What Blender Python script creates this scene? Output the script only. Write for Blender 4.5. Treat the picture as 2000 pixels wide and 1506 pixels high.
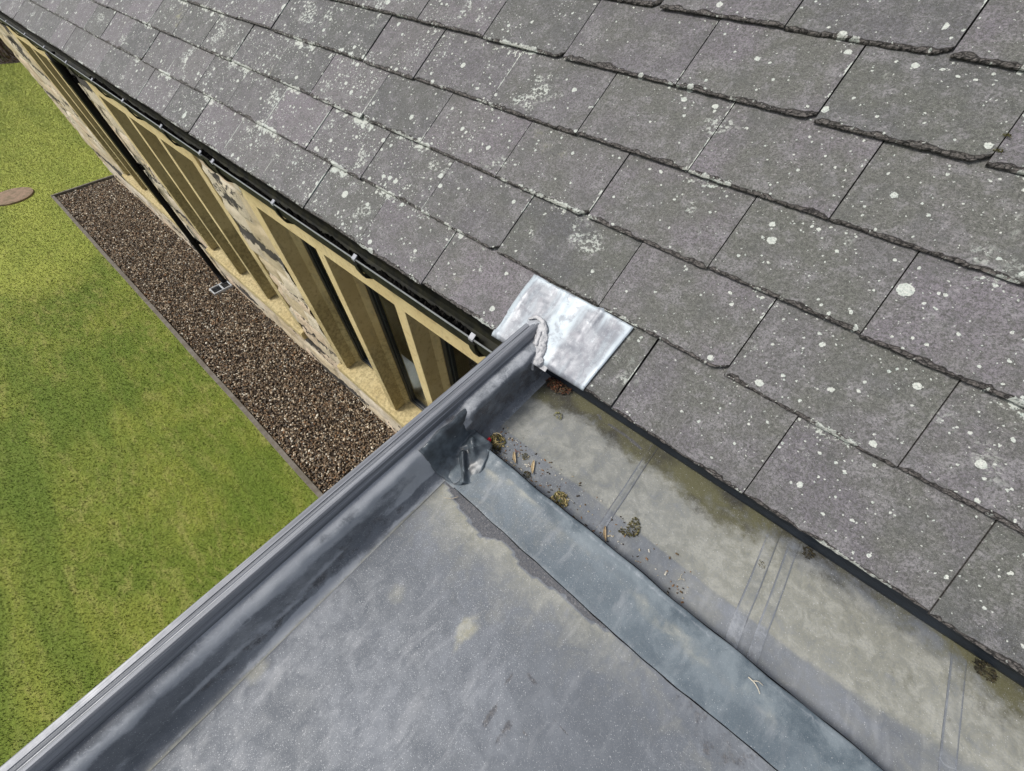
import bpy, bmesh, math, random
import numpy as np
from mathutils import Vector, Matrix, noise
R = math.radians
random.seed(7)
rng = np.random.default_rng(7)
sc = bpy.context.scene
for o in list(bpy.data.objects): bpy.data.objects.remove(o)
G = 4.2                      # the camera stands 4.2 m above the lawn; all z below are given from the camera

# ---------------------------------------------------------------- camera
cd = bpy.data.cameras.new('camera'); cam = bpy.data.objects.new('camera', cd); sc.collection.objects.link(cam)
cd.sensor_width = 36.0; cd.lens = 745.0 / 2000 * 36; cd.clip_start = 0.02; cd.clip_end = 500
_D = Vector((0, 537, 745)).normalized(); _F = (Vector((0, 0, 1)) - _D * _D.z).normalized(); _Rt = _D.cross(_F)
_a = R(41); _Y = _F * math.cos(_a) + _Rt * math.sin(_a); _X = _Rt * math.cos(_a) - _F * math.sin(_a); _Z = -_D
M3 = Matrix((_X, _Y, _Z))
cr, cu, cb = M3 @ Vector((1, 0, 0)), M3 @ Vector((0, -1, 0)), M3 @ Vector((0, 0, -1))
cam.matrix_world = Matrix(((cr.x, cu.x, cb.x, 0), (cr.y, cu.y, cb.y, 0), (cr.z, cu.z, cb.z, G), (0, 0, 0, 1)))
sc.camera = cam
sc.render.resolution_x = 1024; sc.render.resolution_y = 771
# ---------------------------------------------------------------- world, sun, exposure
SUN_EL, SUN_AZ = R(52), R(222)      # azimuth clockwise from +Y
w = bpy.data.worlds.new('World'); sc.world = w; w.use_nodes = True
nt = w.node_tree; nt.nodes.clear()
sky = nt.nodes.new('ShaderNodeTexSky'); sky.sky_type = 'NISHITA'; sky.sun_disc = False
sky.sun_elevation = SUN_EL; sky.sun_rotation = SUN_AZ; sky.dust_density = 3.0; sky.air_density = 1.0; sky.ozone_density = 1.0
hs = nt.nodes.new('ShaderNodeHueSaturation'); hs.inputs['Saturation'].default_value = 0.42
bg = nt.nodes.new('ShaderNodeBackground'); bg.inputs[1].default_value = 0.11
wo = nt.nodes.new('ShaderNodeOutputWorld')
nt.links.new(sky.outputs[0], hs.inputs['Color']); nt.links.new(hs.outputs[0], bg.inputs[0]); nt.links.new(bg.outputs[0], wo.inputs[0])
sl = bpy.data.lights.new('sun', 'SUN'); sl.energy = 1.9; sl.angle = R(16); sl.color = (1.0, 0.96, 0.90)
so = bpy.data.objects.new('sun', sl); sc.collection.objects.link(so)
sd = Vector((math.sin(SUN_AZ) * math.cos(SUN_EL), math.cos(SUN_AZ) * math.cos(SUN_EL), math.sin(SUN_EL)))
so.rotation_euler = sd.to_track_quat('Z', 'Y').to_euler(); so.location = (0, 0, 20)
sc.view_settings.view_transform = 'Standard'; sc.view_settings.look = 'None'; sc.view_settings.gamma = 1
sc.view_settings.exposure = 0.56

# ---------------------------------------------------------------- material helper
class Mat:
    def __init__(s, name, rough=0.8, base=(0.5, 0.5, 0.5), spec=0.4, metal=0.0):
        s.m = bpy.data.materials.new(name); s.m.use_nodes = True; s.t = s.m.node_tree
        s.b = s.t.nodes['Principled BSDF']; s.b.inputs['Base Color'].default_value = (*base, 1)
        s.b.inputs['Roughness'].default_value = rough; s.b.inputs['Specular IOR Level'].default_value = spec
        s.b.inputs['Metallic'].default_value = metal
    def L(s, a, b):
        s.t.links.new(a, b)
    def put(s, sock, v):
        if v is None: return
        if hasattr(v, 'is_output'): s.L(v, sock)
        elif isinstance(v, tuple) and len(v) == 3 and sock.type == 'RGBA': sock.default_value = (*v, 1)
        else: sock.default_value = v
    def attr(s, n, out='Color'):
        k = s.t.nodes.new('ShaderNodeAttribute'); k.attribute_name = n; return k.outputs[out]
    def sep(s, v):
        k = s.t.nodes.new('ShaderNodeSeparateXYZ'); s.L(v, k.inputs[0]); return k.outputs
    def obj(s):
        return s.t.nodes.new('ShaderNodeTexCoord').outputs['Object']
    def scale(s, v, sc3):
        k = s.t.nodes.new('ShaderNodeMapping'); s.L(v, k.inputs[0]); k.inputs['Scale'].default_value = sc3; return k.outputs[0]
    def noise(s, v, sc=5, det=4, rough=0.55, dist=0.0, out=0):
        k = s.t.nodes.new('ShaderNodeTexNoise'); s.L(v, k.inputs['Vector']); k.inputs['Scale'].default_value = sc
        k.inputs['Detail'].default_value = det; k.inputs['Roughness'].default_value = rough; k.inputs['Distortion'].default_value = dist
        return k.outputs[out]
    def vor(s, v, sc=10, feat='F1', out=0, rnd=1.0):
        k = s.t.nodes.new('ShaderNodeTexVoronoi'); k.feature = feat; s.L(v, k.inputs['Vector']); k.inputs['Scale'].default_value = sc
        k.inputs['Randomness'].default_value = rnd
        return k.outputs[out]
    def math(s, op, a, b=None, c=None):
        k = s.t.nodes.new('ShaderNodeMath'); k.operation = op
        s.put(k.inputs[0], a); s.put(k.inputs[1], b); s.put(k.inputs[2], c); return k.outputs[0]
    def vmath(s, op, a, b):
        k = s.t.nodes.new('ShaderNodeVectorMath'); k.operation = op; s.put(k.inputs[0], a)
        if op == 'SCALE': s.put(k.inputs['Scale'], b)
        elif b is None: pass
        else: s.put(k.inputs[1], b)
        return k.outputs[0]
    def rng(s, v, a, b, c=0.0, d=1.0, smooth=True):
        k = s.t.nodes.new('ShaderNodeMapRange'); k.interpolation_type = 'SMOOTHSTEP' if smooth else 'LINEAR'
        s.put(k.inputs[0], v)
        for i, q in enumerate((a, b, c, d)): s.put(k.inputs[i + 1], q)
        return k.outputs[0]
    def mix(s, f, a, b, mode='MIX'):
        k = s.t.nodes.new('ShaderNodeMix'); k.data_type = 'RGBA'; k.blend_type = mode
        s.put(k.inputs[0], f); s.put(k.inputs[6], a); s.put(k.inputs[7], b); return k.outputs[2]
    def bump(s, h, strength=0.3, dist=0.01, prev=None):
        k = s.t.nodes.new('ShaderNodeBump'); k.inputs['Strength'].default_value = strength; k.inputs['Distance'].default_value = dist
        s.L(h, k.inputs['Height'])
        if prev is not None: s.L(prev, k.inputs['Normal'])
        return k.outputs[0]
    def col(s, c): s.put(s.b.inputs['Base Color'], c)
    def nrm(s, n): s.L(n, s.b.inputs['Normal'])
    def rgh(s, v): s.put(s.b.inputs['Roughness'], v)

def jig(m, v, amt, sc):                    # distort coordinates with noise
    c = m.noise(v, sc, 3, 0.6, out=1)
    return m.vmath('ADD', v, m.vmath('SCALE', m.vmath('SUBTRACT', c, (0.5, 0.5, 0.5)), amt))

# ---- slate
def mat_slate():
    m = Mat('slate', 0.78, spec=0.3)
    uv = m.attr('suv', 'Vector'); loc = m.attr('loc', 'Vector'); tone = m.sep(m.attr('tone', 'Vector'))
    L = m.sep(loc); U = m.sep(uv)
    offs = m.vmath('ADD', uv, m.vmath('SCALE', m.attr('tone', 'Vector'), 7.0))
    big = m.noise(offs, 3.2, 4, 0.6); mid = m.noise(offs, 16, 5, 0.62); fine = m.noise(jig(m, uv, 0.01, 60), 150, 5, 0.75); vf = m.noise(uv, 380, 3, 0.75); sp = m.noise(jig(m, uv, 0.012, 40), 70, 5, 0.78)
    c = m.mix(tone[0], (0.092, 0.093, 0.098), (0.172, 0.154, 0.174))
    c = m.mix(m.rng(tone[1], 0.5, 1.0, 0, 0.45), c, (0.124, 0.128, 0.116))
    c = m.mix(m.rng(tone[2], 0.86, 0.96, 0, 0.45), c, (0.235, 0.205, 0.235))
    c = m.mix(m.math('MULTIPLY', m.rng(big, 0.40, 0.62, 0, 0.85), m.rng(U[0], -2.5, -0.3, 0.35, 1.0)), c, (0.118, 0.121, 0.104))       # algae film
    c = m.mix(m.rng(mid, 0.46, 0.66, 0.0, 0.65), c, (0.225, 0.216, 0.226))
    c = m.mix(m.rng(sp, 0.40, 0.52, 0.62, 0.0), c, (0.070, 0.073, 0.062))
    c = m.mix(m.rng(sp, 0.54, 0.66, 0.0, 0.45), c, (0.30, 0.285, 0.285))
    c = m.mix(m.rng(m.noise(offs, 34, 4, 0.7), 0.58, 0.72, 0, 0.65), c, (0.062, 0.064, 0.060))       # dark spots
    c = m.mix(m.rng(fine, 0.40, 0.54, 0.70, 0.0), c, (0.048, 0.048, 0.045))
    c = m.mix(m.rng(m.noise(jig(m, offs, 0.05, 14), 9, 5, 0.7), 0.50, 0.66, 0, 0.5), c, (0.072, 0.075, 0.070))
    c = m.mix(m.rng(vf, 0.55, 0.68, 0.0, 0.55), c, (0.36, 0.35, 0.33))
    # lichen density
    xz = m.math('MULTIPLY', m.rng(U[0], -5.5, -2.2), m.rng(U[0], -0.9, -1.9))
    patch = m.rng(m.noise(uv, 2.2, 3, 0.6), 0.44, 0.62)
    dens = m.math('ADD', 0.065, m.math('MULTIPLY', xz, m.math('MULTIPLY_ADD', patch, 0.75, 0.14)))
    dens = m.math('ADD', dens, m.math('MULTIPLY', m.rng(U[0], -1.5, -4.5), 0.20))
    dens = m.math('ADD', dens, m.math('MULTIPLY', m.rng(U[0], -0.5, 0.5), 0.13))
    edge = m.math('MAXIMUM', m.rng(L[1], 0.035, 0.0), m.rng(L[0], 0.975, 1.0))
    under = m.rng(L[1], 0.20, 0.27)                                              # just below the course above
    edge = m.math('MULTIPLY', m.math('MAXIMUM', edge, m.math('MULTIPLY', under, 0.75)), m.rng(m.noise(uv, 3.0, 3, 0.6), 0.42, 0.62))
    dens = m.math('ADD', dens, m.math('MULTIPLY', edge, 0.42))
    d = jig(m, jig(m, uv, 0.010, 70), 0.006, 160)
    spots = None
    for sc, r0, r1, k in ((11, 0.05, 0.27, 0.55), (26, 0.06, 0.36, 1.0), (70, 0.06, 0.42, 0.9), (150, 0.10, 0.42, 0.6)):
        dist = m.vor(d, sc); cellc = m.sep(m.vor(d, sc, out=1))
        on = m.math('LESS_THAN', cellc[0], m.math('MULTIPLY', dens, k))
        rad = m.math('MULTIPLY_ADD', m.math('MULTIPLY', cellc[1], cellc[1]), r1 - r0, r0)
        s_ = m.math('MULTIPLY', m.math('LESS_THAN', dist, rad), on)
        if sc == 12:
            s_ = m.math('MULTIPLY', s_, m.rng(m.noise(uv, 170, 3, 0.6), 0.36, 0.52, 0.15, 1))
        spots = s_ if spots is None else m.math('MAXIMUM', spots, s_)
    crust = m.rng(m.math('ADD', m.math('MULTIPLY', edge, 0.5), m.math('ADD', m.noise(d, 34, 4, 0.7), m.math('MULTIPLY', dens, 0.25))), 0.99, 1.06)
    spots = m.math('MULTIPLY', m.math('MAXIMUM', spots, crust), m.rng(m.noise(uv, 230, 3, 0.7), 0.36, 0.48, 0.45, 1.0))
    clus = m.math('MULTIPLY', m.rng(m.noise(uv, 3.6, 3, 0.65), 0.60, 0.66), m.rng(m.noise(jig(m, uv, 0.012, 60), 62, 4, 0.7), 0.50, 0.55))
    spots = m.math('MAXIMUM', spots, m.math('MULTIPLY', clus, m.rng(U[0], 1.0, -1.2, 0.25, 0.85)))
    lc = m.mix(m.noise(uv, 9, 2), (0.50, 0.51, 0.45), (0.36, 0.44, 0.41))
    lc = m.mix(m.rng(fine, 0.35, 0.7), lc, (0.62, 0.62, 0.57))
    yel = m.rng(m.noise(uv, 2.3, 2, 0.5), 0.66, 0.74)
    c = m.mix(m.math('MULTIPLY', yel, m.rng(mid, 0.5, 0.7, 0, 0.7)), c, (0.26, 0.26, 0.13))
    c = m.mix(m.math('MULTIPLY', spots, 0.92), c, lc)
    ek = m.t.nodes.new('ShaderNodeTexVoronoi'); ek.feature = 'DISTANCE_TO_EDGE'; m.L(jig(m, m.scale(uv, (1, 2.6, 1)), 0.03, 40), ek.inputs['Vector']); ek.inputs['Scale'].default_value = 38
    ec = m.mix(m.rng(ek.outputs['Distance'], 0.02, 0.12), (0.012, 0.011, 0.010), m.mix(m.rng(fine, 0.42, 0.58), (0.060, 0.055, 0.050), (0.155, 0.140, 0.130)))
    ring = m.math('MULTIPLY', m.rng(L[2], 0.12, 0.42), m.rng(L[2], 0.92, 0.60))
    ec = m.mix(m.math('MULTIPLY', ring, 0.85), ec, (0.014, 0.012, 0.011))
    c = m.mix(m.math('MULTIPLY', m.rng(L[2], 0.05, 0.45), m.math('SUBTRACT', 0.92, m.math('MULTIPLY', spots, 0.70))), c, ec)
    m.col(c)
    h = m.math('ADD', m.math('MULTIPLY', mid, 1.0), m.math('MULTIPLY', fine, 0.35))
    h = m.math('ADD', h, m.math('MULTIPLY', spots, 0.25))
    h = m.math('ADD', h, m.math('MULTIPLY', m.math('MULTIPLY', m.noise(m.scale(uv, (1, 3, 1)), 90, 4, 0.8), L[2]), 1.6))
    m.nrm(m.bump(h, 0.75, 0.005))
    return m.m

# ---- rubber membrane; attribute m: r beige dust, g algae, b dark clean film plus painted shade ; attribute n: r white scum plus painted crest highlight, g speckle, b blue
def mat_membrane(name, base=(0.140, 0.153, 0.170)):
    m = Mat(name, 0.55, spec=0.35)
    p = m.obj(); a = m.sep(m.attr('ma', 'Vector')); b = m.sep(m.attr('mb', 'Vector'))
    n1 = m.noise(p, 5, 5, 0.62); n2 = m.noise(p, 22, 5, 0.65, 0.6); n3 = m.noise(p, 160, 4, 0.7); n4 = m.noise(p, 520, 2, 0.6)
    lg = m.noise(jig(m, p, 0.15, 3), 1.9, 4, 0.55)
    st = m.noise(m.scale(jig(m, p, 0.08, 4), (5, 1.2, 1)), 6, 5, 0.65)
    c = m.mix(m.rng(n1, 0.36, 0.66), base, (base[0] * 1.38, base[1] * 1.36, base[2] * 1.36))
    c = m.mix(m.rng(n2, 0.35, 0.72, 0, 0.55), c, (base[0] * 0.62, base[1] * 0.64, base[2] * 0.68))
    c = m.mix(m.rng(st, 0.50, 0.70, 0, 0.35), c, (0.36, 0.37, 0.385))
    c = m.mix(m.rng(lg, 0.44, 0.62, 0.0, 0.42), c, (base[0] * 0.60, base[1] * 0.62, base[2] * 0.66))
    blue = m.mix(m.rng(m.noise(jig(m, p, 0.06, 9), 11, 5, 0.65), 0.36, 0.64), (0.068, 0.090, 0.108), (0.155, 0.185, 0.205))
    c = m.mix(m.rng(m.math('ADD', b[2], m.math('MULTIPLY', m.math('SUBTRACT', n1, 0.5), 0.7)), 0.25, 0.9), c, blue)
    dust = m.rng(m.math('ADD', a[0], m.math('MULTIPLY', m.math('SUBTRACT', n2, 0.5), 0.9)), 0.20, 0.95)
    dust = m.math('MULTIPLY', dust, m.rng(n3, 0.25, 0.60, 0.55, 1.0))
    c = m.mix(m.math('MULTIPLY', dust, 0.85), c, m.mix(m.rng(n2, 0.4, 0.62), (0.300, 0.288, 0.205), (0.36, 0.355, 0.300)))
    alg = m.rng(m.math('ADD', a[1], m.math('MULTIPLY', m.math('SUBTRACT', m.noise(jig(m, p, 0.04, 12), 30, 6, 0.75), 0.5), 1.3)), 0.25, 0.85)
    c = m.mix(alg, c, m.mix(m.rng(n1, 0.4, 0.6), (0.110, 0.106, 0.058), (0.050, 0.048, 0.038)))
    dark = m.rng(m.math('ADD', a[2], m.math('MULTIPLY', m.math('SUBTRACT', m.noise(jig(m, p, 0.02, 40), 26, 5, 0.7), 0.5), 0.55)), 0.46, 0.54)
    dc = m.mix(m.rng(n3, 0.35, 0.7), (0.060, 0.064, 0.075), (0.13, 0.125, 0.125))
    c = m.mix(m.math('MULTIPLY', dark, 0.9), c, dc)
    scum = m.rng(m.math('ADD', b[0], m.math('MULTIPLY', m.math('SUBTRACT', m.noise(jig(m, p, 0.05, 14), 18, 6, 0.75), 0.5), 1.1)), 0.42, 0.85)  # scum, plus the crest highlight painted on the edge flashing
    c = m.mix(m.math('MULTIPLY', scum, 0.7), c, (0.42, 0.44, 0.47))
    # tide lines
    tl = m.noise(jig(m, p, 0.06, 9), 7, 3, 0.5)
    line = m.math('MULTIPLY', m.rng(m.math('ABSOLUTE', m.math('SUBTRACT', tl, 0.5)), 0.010, 0.0), m.rng(b[0], 0.30, 0.62))
    c = m.mix(m.math('MULTIPLY', line, 0.38), c, (0.42, 0.44, 0.47))
    # speckle
    for sc_, th in ((130, 0.13), (300, 0.22), (600, 0.28)):
        v_ = m.vor(p, sc_); cc = m.sep(m.vor(p, sc_, out=1))
        on = m.math('MULTIPLY', m.math('LESS_THAN', v_, m.math('MULTIPLY', cc[1], th * 1.6)), m.math('LESS_THAN', cc[0], m.math('MULTIPLY', b[1], 0.42)))
        c = m.mix(m.math('MULTIPLY', on, 0.55), c, (0.52, 0.53, 0.54))
    c = m.mix(m.rng(n4, 0.5, 0.8, 0, 0.25), c, (0.4, 0.4, 0.4))
    m.col(c)
    m.rgh(m.math('SUBTRACT', m.rng(n2, 0.3, 0.7, 0.46, 0.70), m.math('MULTIPLY', b[2], 0.16)))
    m.nrm(m.bump(m.math('ADD', m.noise(p, 9, 3), m.math('ADD', m.math('MULTIPLY', n3, 0.12), m.math('MULTIPLY', dust, 0.05))), 0.35, 0.012))
    return m.m

def mat_lead():
    m = Mat('lead', 0.42, spec=0.5, metal=0.15)
    p = m.attr('suv', 'Vector'); a = m.sep(m.attr('ma', 'Vector'))
    st = m.noise(m.scale(jig(m, p, 0.03, 12), (9, 1.1, 1)), 3.0, 5, 0.6); f = m.noise(p, 60, 5, 0.7); g = m.noise(jig(m, p, 0.05, 20), 24, 5, 0.75)
    c = m.mix(m.rng(m.math('ADD', st, m.math('MULTIPLY', a[0], 0.45)), 0.46, 0.80), (0.190, 0.200, 0.225), (0.41, 0.465, 0.505))
    c = m.mix(m.rng(g, 0.5, 0.62, 0, 0.5), c, (0.15, 0.15, 0.175))
    c = m.mix(m.rng(m.noise(jig(m, p, 0.03, 30), 45, 5, 0.75), 0.55, 0.68, 0, 0.45), c, (0.42, 0.47, 0.50))
    c = m.mix(m.rng(m.math('ABSOLUTE', m.math('SUBTRACT', g, 0.5)), 0.010, 0.0, 0, 0.35), c, (0.5, 0.54, 0.56))
    c = m.mix(m.rng(f, 0.62, 0.74, 0, 0.4), c, (0.45, 0.49, 0.51))
    m.col(c); m.rgh(m.rng(st, 0.3, 0.7, 0.36, 0.6))
    m.nrm(m.bump(m.math('ADD', m.math('MULTIPLY', st, 1.0), m.math('MULTIPLY', f, 0.15)), 0.3, 0.006)); return m.m

def mat_sandstone():
    m = Mat('sandstone', 0.88, spec=0.2)
    p = m.obj(); n1 = m.noise(p, 2.5, 5, 0.6); n2 = m.noise(p, 30, 5, 0.7); n3 = m.noise(p, 260, 3, 0.7)
    c = m.mix(m.rng(n1, 0.35, 0.68), (0.52, 0.415, 0.215), (0.60, 0.50, 0.28))
    c = m.mix(m.rng(n2, 0.50, 0.68, 0, 0.5), c, (0.31, 0.22, 0.11))
    c = m.mix(m.rng(m.noise(m.scale(jig(m, p, 0.1, 5), (6, 6, 0.8)), 3.0, 4, 0.65), 0.54, 0.70, 0, 0.5), c, (0.36, 0.30, 0.19))
    c = m.mix(m.rng(n3, 0.50, 0.75, 0, 0.35), c, (0.28, 0.22, 0.11))
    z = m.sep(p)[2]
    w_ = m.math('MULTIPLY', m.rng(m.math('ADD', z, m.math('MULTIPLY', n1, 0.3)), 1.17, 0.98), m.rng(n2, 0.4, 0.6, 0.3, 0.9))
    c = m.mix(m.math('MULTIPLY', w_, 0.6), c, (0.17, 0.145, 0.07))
    m.col(c); m.nrm(m.bump(m.math('ADD', n2, m.math('MULTIPLY', n3, 0.5)), 0.3, 0.004)); return m.m

def mat_rubble():
    m = Mat('rubble_stone', 0.9, spec=0.2)
    p = m.obj(); t = m.sep(m.attr('tone', 'Vector'))
    n1 = m.noise(p, 3, 5, 0.6); n2 = m.noise(jig(m, p, 0.06, 8), 14, 6, 0.7); n3 = m.noise(p, 90, 4, 0.7)
    c = m.mix(t[0], (0.46, 0.38, 0.25), (0.66, 0.61, 0.52))
    c = m.mix(m.rng(t[0], 0.65, 0.9, 0, 0.6), c, (0.47, 0.33, 0.20))
    c = m.mix(m.rng(n2, 0.5, 0.75, 0, 0.6), c, (0.33, 0.24, 0.13))
    c = m.mix(m.rng(n3, 0.45, 0.75, 0, 0.45), c, (0.22, 0.19, 0.14))
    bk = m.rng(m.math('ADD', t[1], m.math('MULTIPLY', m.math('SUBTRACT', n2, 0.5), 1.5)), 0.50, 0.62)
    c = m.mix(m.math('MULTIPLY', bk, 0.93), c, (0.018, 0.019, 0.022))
    m.col(c); m.nrm(m.bump(m.math('ADD', n2, m.math('MULTIPLY', n3, 0.4)), 0.6, 0.012)); return m.m

def mat_lawn(name='lawn', blades=False):
    m = Mat(name, 0.75, spec=0.15)
    p = m.attr('gp', 'Vector') if blades else m.obj()
    n1 = m.noise(jig(m, p, 0.5, 1.0), 0.9, 5, 0.6); n2 = m.noise(m.scale(jig(m, p, 0.3, 2), (1.0, 3.0, 1)), 3.0, 6, 0.68); n3 = m.noise(p, 26, 4, 0.7)
    n0 = m.noise(p, 0.22, 3, 0.5); px_ = m.sep(p)
    c = m.mix(m.rng(n1, 0.36, 0.64), (0.135, 0.190, 0.024), (0.250, 0.275, 0.045))
    c = m.mix(m.rng(n2, 0.46, 0.68, 0, 0.60), c, (0.40, 0.36, 0.12))
    c = m.mix(m.rng(n3, 0.40, 0.65, 0.35, 0.0), c, (0.12, 0.17, 0.020))
    c = m.mix(m.rng(m.math('ADD', n0, m.rng(px_[0], -4, -16, 0, 0.22, False)), 0.50, 0.66, 0, 0.6), c, (0.42, 0.46, 0.085))
    c = m.mix(m.math('MULTIPLY', m.rng(m.noise(m.scale(p, (0.22, 1.5, 1)), 0.9, 3, 0.55), 0.46, 0.60), m.rng(px_[0], -12, -5, 0.25, 0.85)), c, (0.110, 0.170, 0.020))
    if blades:
        t = m.sep(m.attr('tone', 'Vector'))
        c = m.mix(m.rng(t[0], 0.80, 1.0, 0, 0.8), c, (0.42, 0.40, 0.17))
        c = m.mix(m.math('MULTIPLY', t[1], 0.22), c, (0.08, 0.12, 0.014))
        gn = m.t.nodes.new('ShaderNodeNewGeometry'); m.nrm(m.vmath('NORMALIZE', m.vmath('ADD', m.vmath('SCALE', gn.outputs['Normal'], 0.35), (0.0, 0.0, 1.0)), None))
    else:
        c = m.mix(0.22, c, (0.09, 0.11, 0.02))
        m.nrm(m.bump(n3, 0.8, 0.03))
    m.col(c); return m.m

def mat_attr(name, rough=0.8, sc=40, amt=0.3, bump=0.3, dist=0.004, spec=0.3):
    m = Mat(name, rough, spec=spec); p = m.obj()
    c = m.attr('col'); n = m.noise(p, sc, 4, 0.65)
    c = m.mix(m.rng(n, 0.4, 0.75, 0, amt), c, m.mix(0.6, c, (0.01, 0.01, 0.008)))
    m.col(c); m.nrm(m.bump(n, bump, dist)); return m.m

def mat_plain(name, base, rough=0.6, sc=25, var=0.35, spec=0.4, metal=0.0, bump=0.15, alt=None, dist=0.003):
    m = Mat(name, rough, spec=spec, metal=metal); p = m.obj()
    n = m.noise(p, sc, 5, 0.65); n2 = m.noise(p, sc * 7, 3, 0.6)
    alt = alt or tuple(v * (1 - var) for v in base)
    c = m.mix(m.rng(n, 0.36, 0.68), base, alt); c = m.mix(m.rng(n2, 0.5, 0.8, 0, 0.3), c, tuple(min(1, v * 1.4) for v in base))
    m.col(c); m.nrm(m.bump(m.math('ADD', n, m.math('MULTIPLY', n2, 0.3)), bump, dist)); return m.m

def mat_trim():
    m = Mat('trim_metal', 0.36, spec=0.5, metal=0.2)
    p = m.obj(); s1 = m.noise(m.scale(p, (60, 0.7, 60)), 1.5, 5, 0.7); s2 = m.noise(jig(m, p, 0.05, 10), 12, 5, 0.7); f = m.noise(p, 240, 3, 0.7)
    c = m.mix(m.rng(s1, 0.36, 0.66), (0.120, 0.127, 0.143), (0.265, 0.278, 0.305))
    c = m.mix(m.rng(s2, 0.58, 0.75, 0, 0.4), c, (0.30, 0.31, 0.33))
    c = m.mix(m.rng(f, 0.6, 0.8, 0, 0.3), c, (0.4, 0.41, 0.42))
    m.col(c); m.rgh(m.rng(s2, 0.3, 0.7, 0.36, 0.58)); m.nrm(m.bump(s1, 0.08, 0.002)); return m.m

MS = dict(
    slate=mat_slate(), membrane=mat_membrane('rubber_membrane'), lead=mat_lead(), sandstone=mat_sandstone(), rubble=mat_rubble(),
    trim=mat_trim(), lawn=mat_lawn(), grass=mat_lawn('grass_blades', True),
    wet=mat_plain('wet_rubber', (0.034, 0.040, 0.047), 0.36, 16, 0.3, 0.5, 0, 0.25, (0.098, 0.120, 0.138), 0.004),
    flash=mat_membrane('rubber_flashing', (0.11, 0.135, 0.155)),
    pebble=mat_attr('pebble', 0.75, 60, 0.35, 0.2), debris=mat_attr('debris', 0.85, 300, 0.5, 0.3, 0.002),
    gutter=mat_plain('gutter_black', (0.012, 0.013, 0.012), 0.6, 14, 0.1, 0.12, 0, 0.2, (0.032, 0.032, 0.020)),
    pipe=mat_plain('pipe_black', (0.006, 0.006, 0.007), 0.45, 8, 0.3, 0.12),
    lip_glint=mat_plain('gutter_lip_glint', (0.21, 0.22, 0.22), 0.4, 20, 0.2, 0.5, 0.1),
    clip=mat_plain('clip_grey', (0.30, 0.31, 0.34), 0.45, 30, 0.3),
    silt=mat_plain('gutter_silt', (0.006, 0.006, 0.007), 0.9, 120, 0.3, 0.1, 0, 0.9, (0.022, 0.020, 0.016), 0.01),
    frame=mat_plain('window_frame', (0.016, 0.021, 0.028), 0.35, 12, 0.3, 0.5),
    sealant=mat_plain('sealant', (0.46, 0.46, 0.47), 0.45, 45, 0.3, 0.4, 0, 0.6, (0.27, 0.275, 0.29), 0.005),
    timber=mat_plain('weathered_timber', (0.115, 0.100, 0.080), 0.9, 14, 0.4, 0.2, 0, 0.5, (0.17, 0.155, 0.135)),
    darkwood=mat_plain('dark_timber', (0.03, 0.028, 0.026), 0.8, 14, 0.4),
    earth=mat_plain('dark_earth', (0.045, 0.034, 0.026), 0.95, 30, 0.5, 0.1, 0, 0.8),
    stonecap=mat_plain('red_stone', (0.27, 0.185, 0.13), 0.9, 9, 0.3, 0.2, 0, 0.6, (0.15, 0.12, 0.075)),
    gully=mat_plain('gully_grey', (0.42, 0.44, 0.46), 0.5, 30, 0.3), void=mat_plain('void_black', (0.01, 0.01, 0.01), 0.9),
    render=mat_plain('wall_render', (0.34, 0.32, 0.28), 0.9, 10, 0.2, 0.2), inner=mat_plain('room_wall', (0.10, 0.085, 0.05), 0.9, 4, 0.4),
    board=mat_plain('white_board', (0.55, 0.57, 0.57), 0.6, 5, 0.2), heather=mat_attr('heather', 0.85, 60, 0.4))
gm = bpy.data.materials.new('window_glass'); gm.use_nodes = True
_b = gm.node_tree.nodes['Principled BSDF']; _b.inputs['Base Color'].default_value = (0.85, 0.9, 0.9, 1); _b.inputs['Roughness'].default_value = 0.02
_b.inputs['Transmission Weight'].default_value = 1.0; _b.inputs['IOR'].default_value = 1.02; _b.inputs['Specular IOR Level'].default_value = 0.5
_b.inputs['Coat Weight'].default_value = 0.6; _b.inputs['Coat Roughness'].default_value = 0.02
MS['glass'] = gm

# ---------------------------------------------------------------- object helpers
def tag(o, label=None, cat=None, group=None, kind=None):
    if label: o['label'] = label
    if cat: o['category'] = cat
    if group: o['group'] = group
    if kind: o['kind'] = kind
    return o
def empty(name, loc, label, cat, group=None):
    o = bpy.data.objects.new(name, None); sc.collection.objects.link(o)
    o.location = (loc[0], loc[1], loc[2] + G); o['_w'] = list(loc); o.empty_display_size = 0.1
    return tag(o, label, cat, group)
def link(name, V, F, mat, parent=None, org=None, smooth=False, attrs=None, uv0=None):
    V = np.asarray(V, dtype=np.float64).reshape(-1, 3)
    if org is None: org = tuple(parent['_w']) if parent is not None else (0.0, 0.0, -G)
    me = bpy.data.meshes.new(name)
    me.from_pydata((V - np.array(org)).tolist() if len(V) < 200000 else (V - np.array(org)), [], F)
    for k, a in (attrs or {}).items():
        at = me.attributes.new(k, 'FLOAT_VECTOR', 'POINT'); at.data.foreach_set('vector', np.asarray(a, dtype=np.float32).ravel())
    if smooth: me.polygons.foreach_set('use_smooth', np.ones(len(me.polygons), dtype=bool))
    me.materials.append(mat if not isinstance(mat, str) else MS[mat]); me.update()
    o = bpy.data.objects.new(name, me); sc.collection.objects.link(o); o['_w'] = list(org)
    if parent is not None:
        pw = parent['_w']; o.parent = parent; o.location = (org[0] - pw[0], org[1] - pw[1], org[2] - pw[2])
    else: o.location = (org[0], org[1], org[2] + G)
    return o
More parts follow.
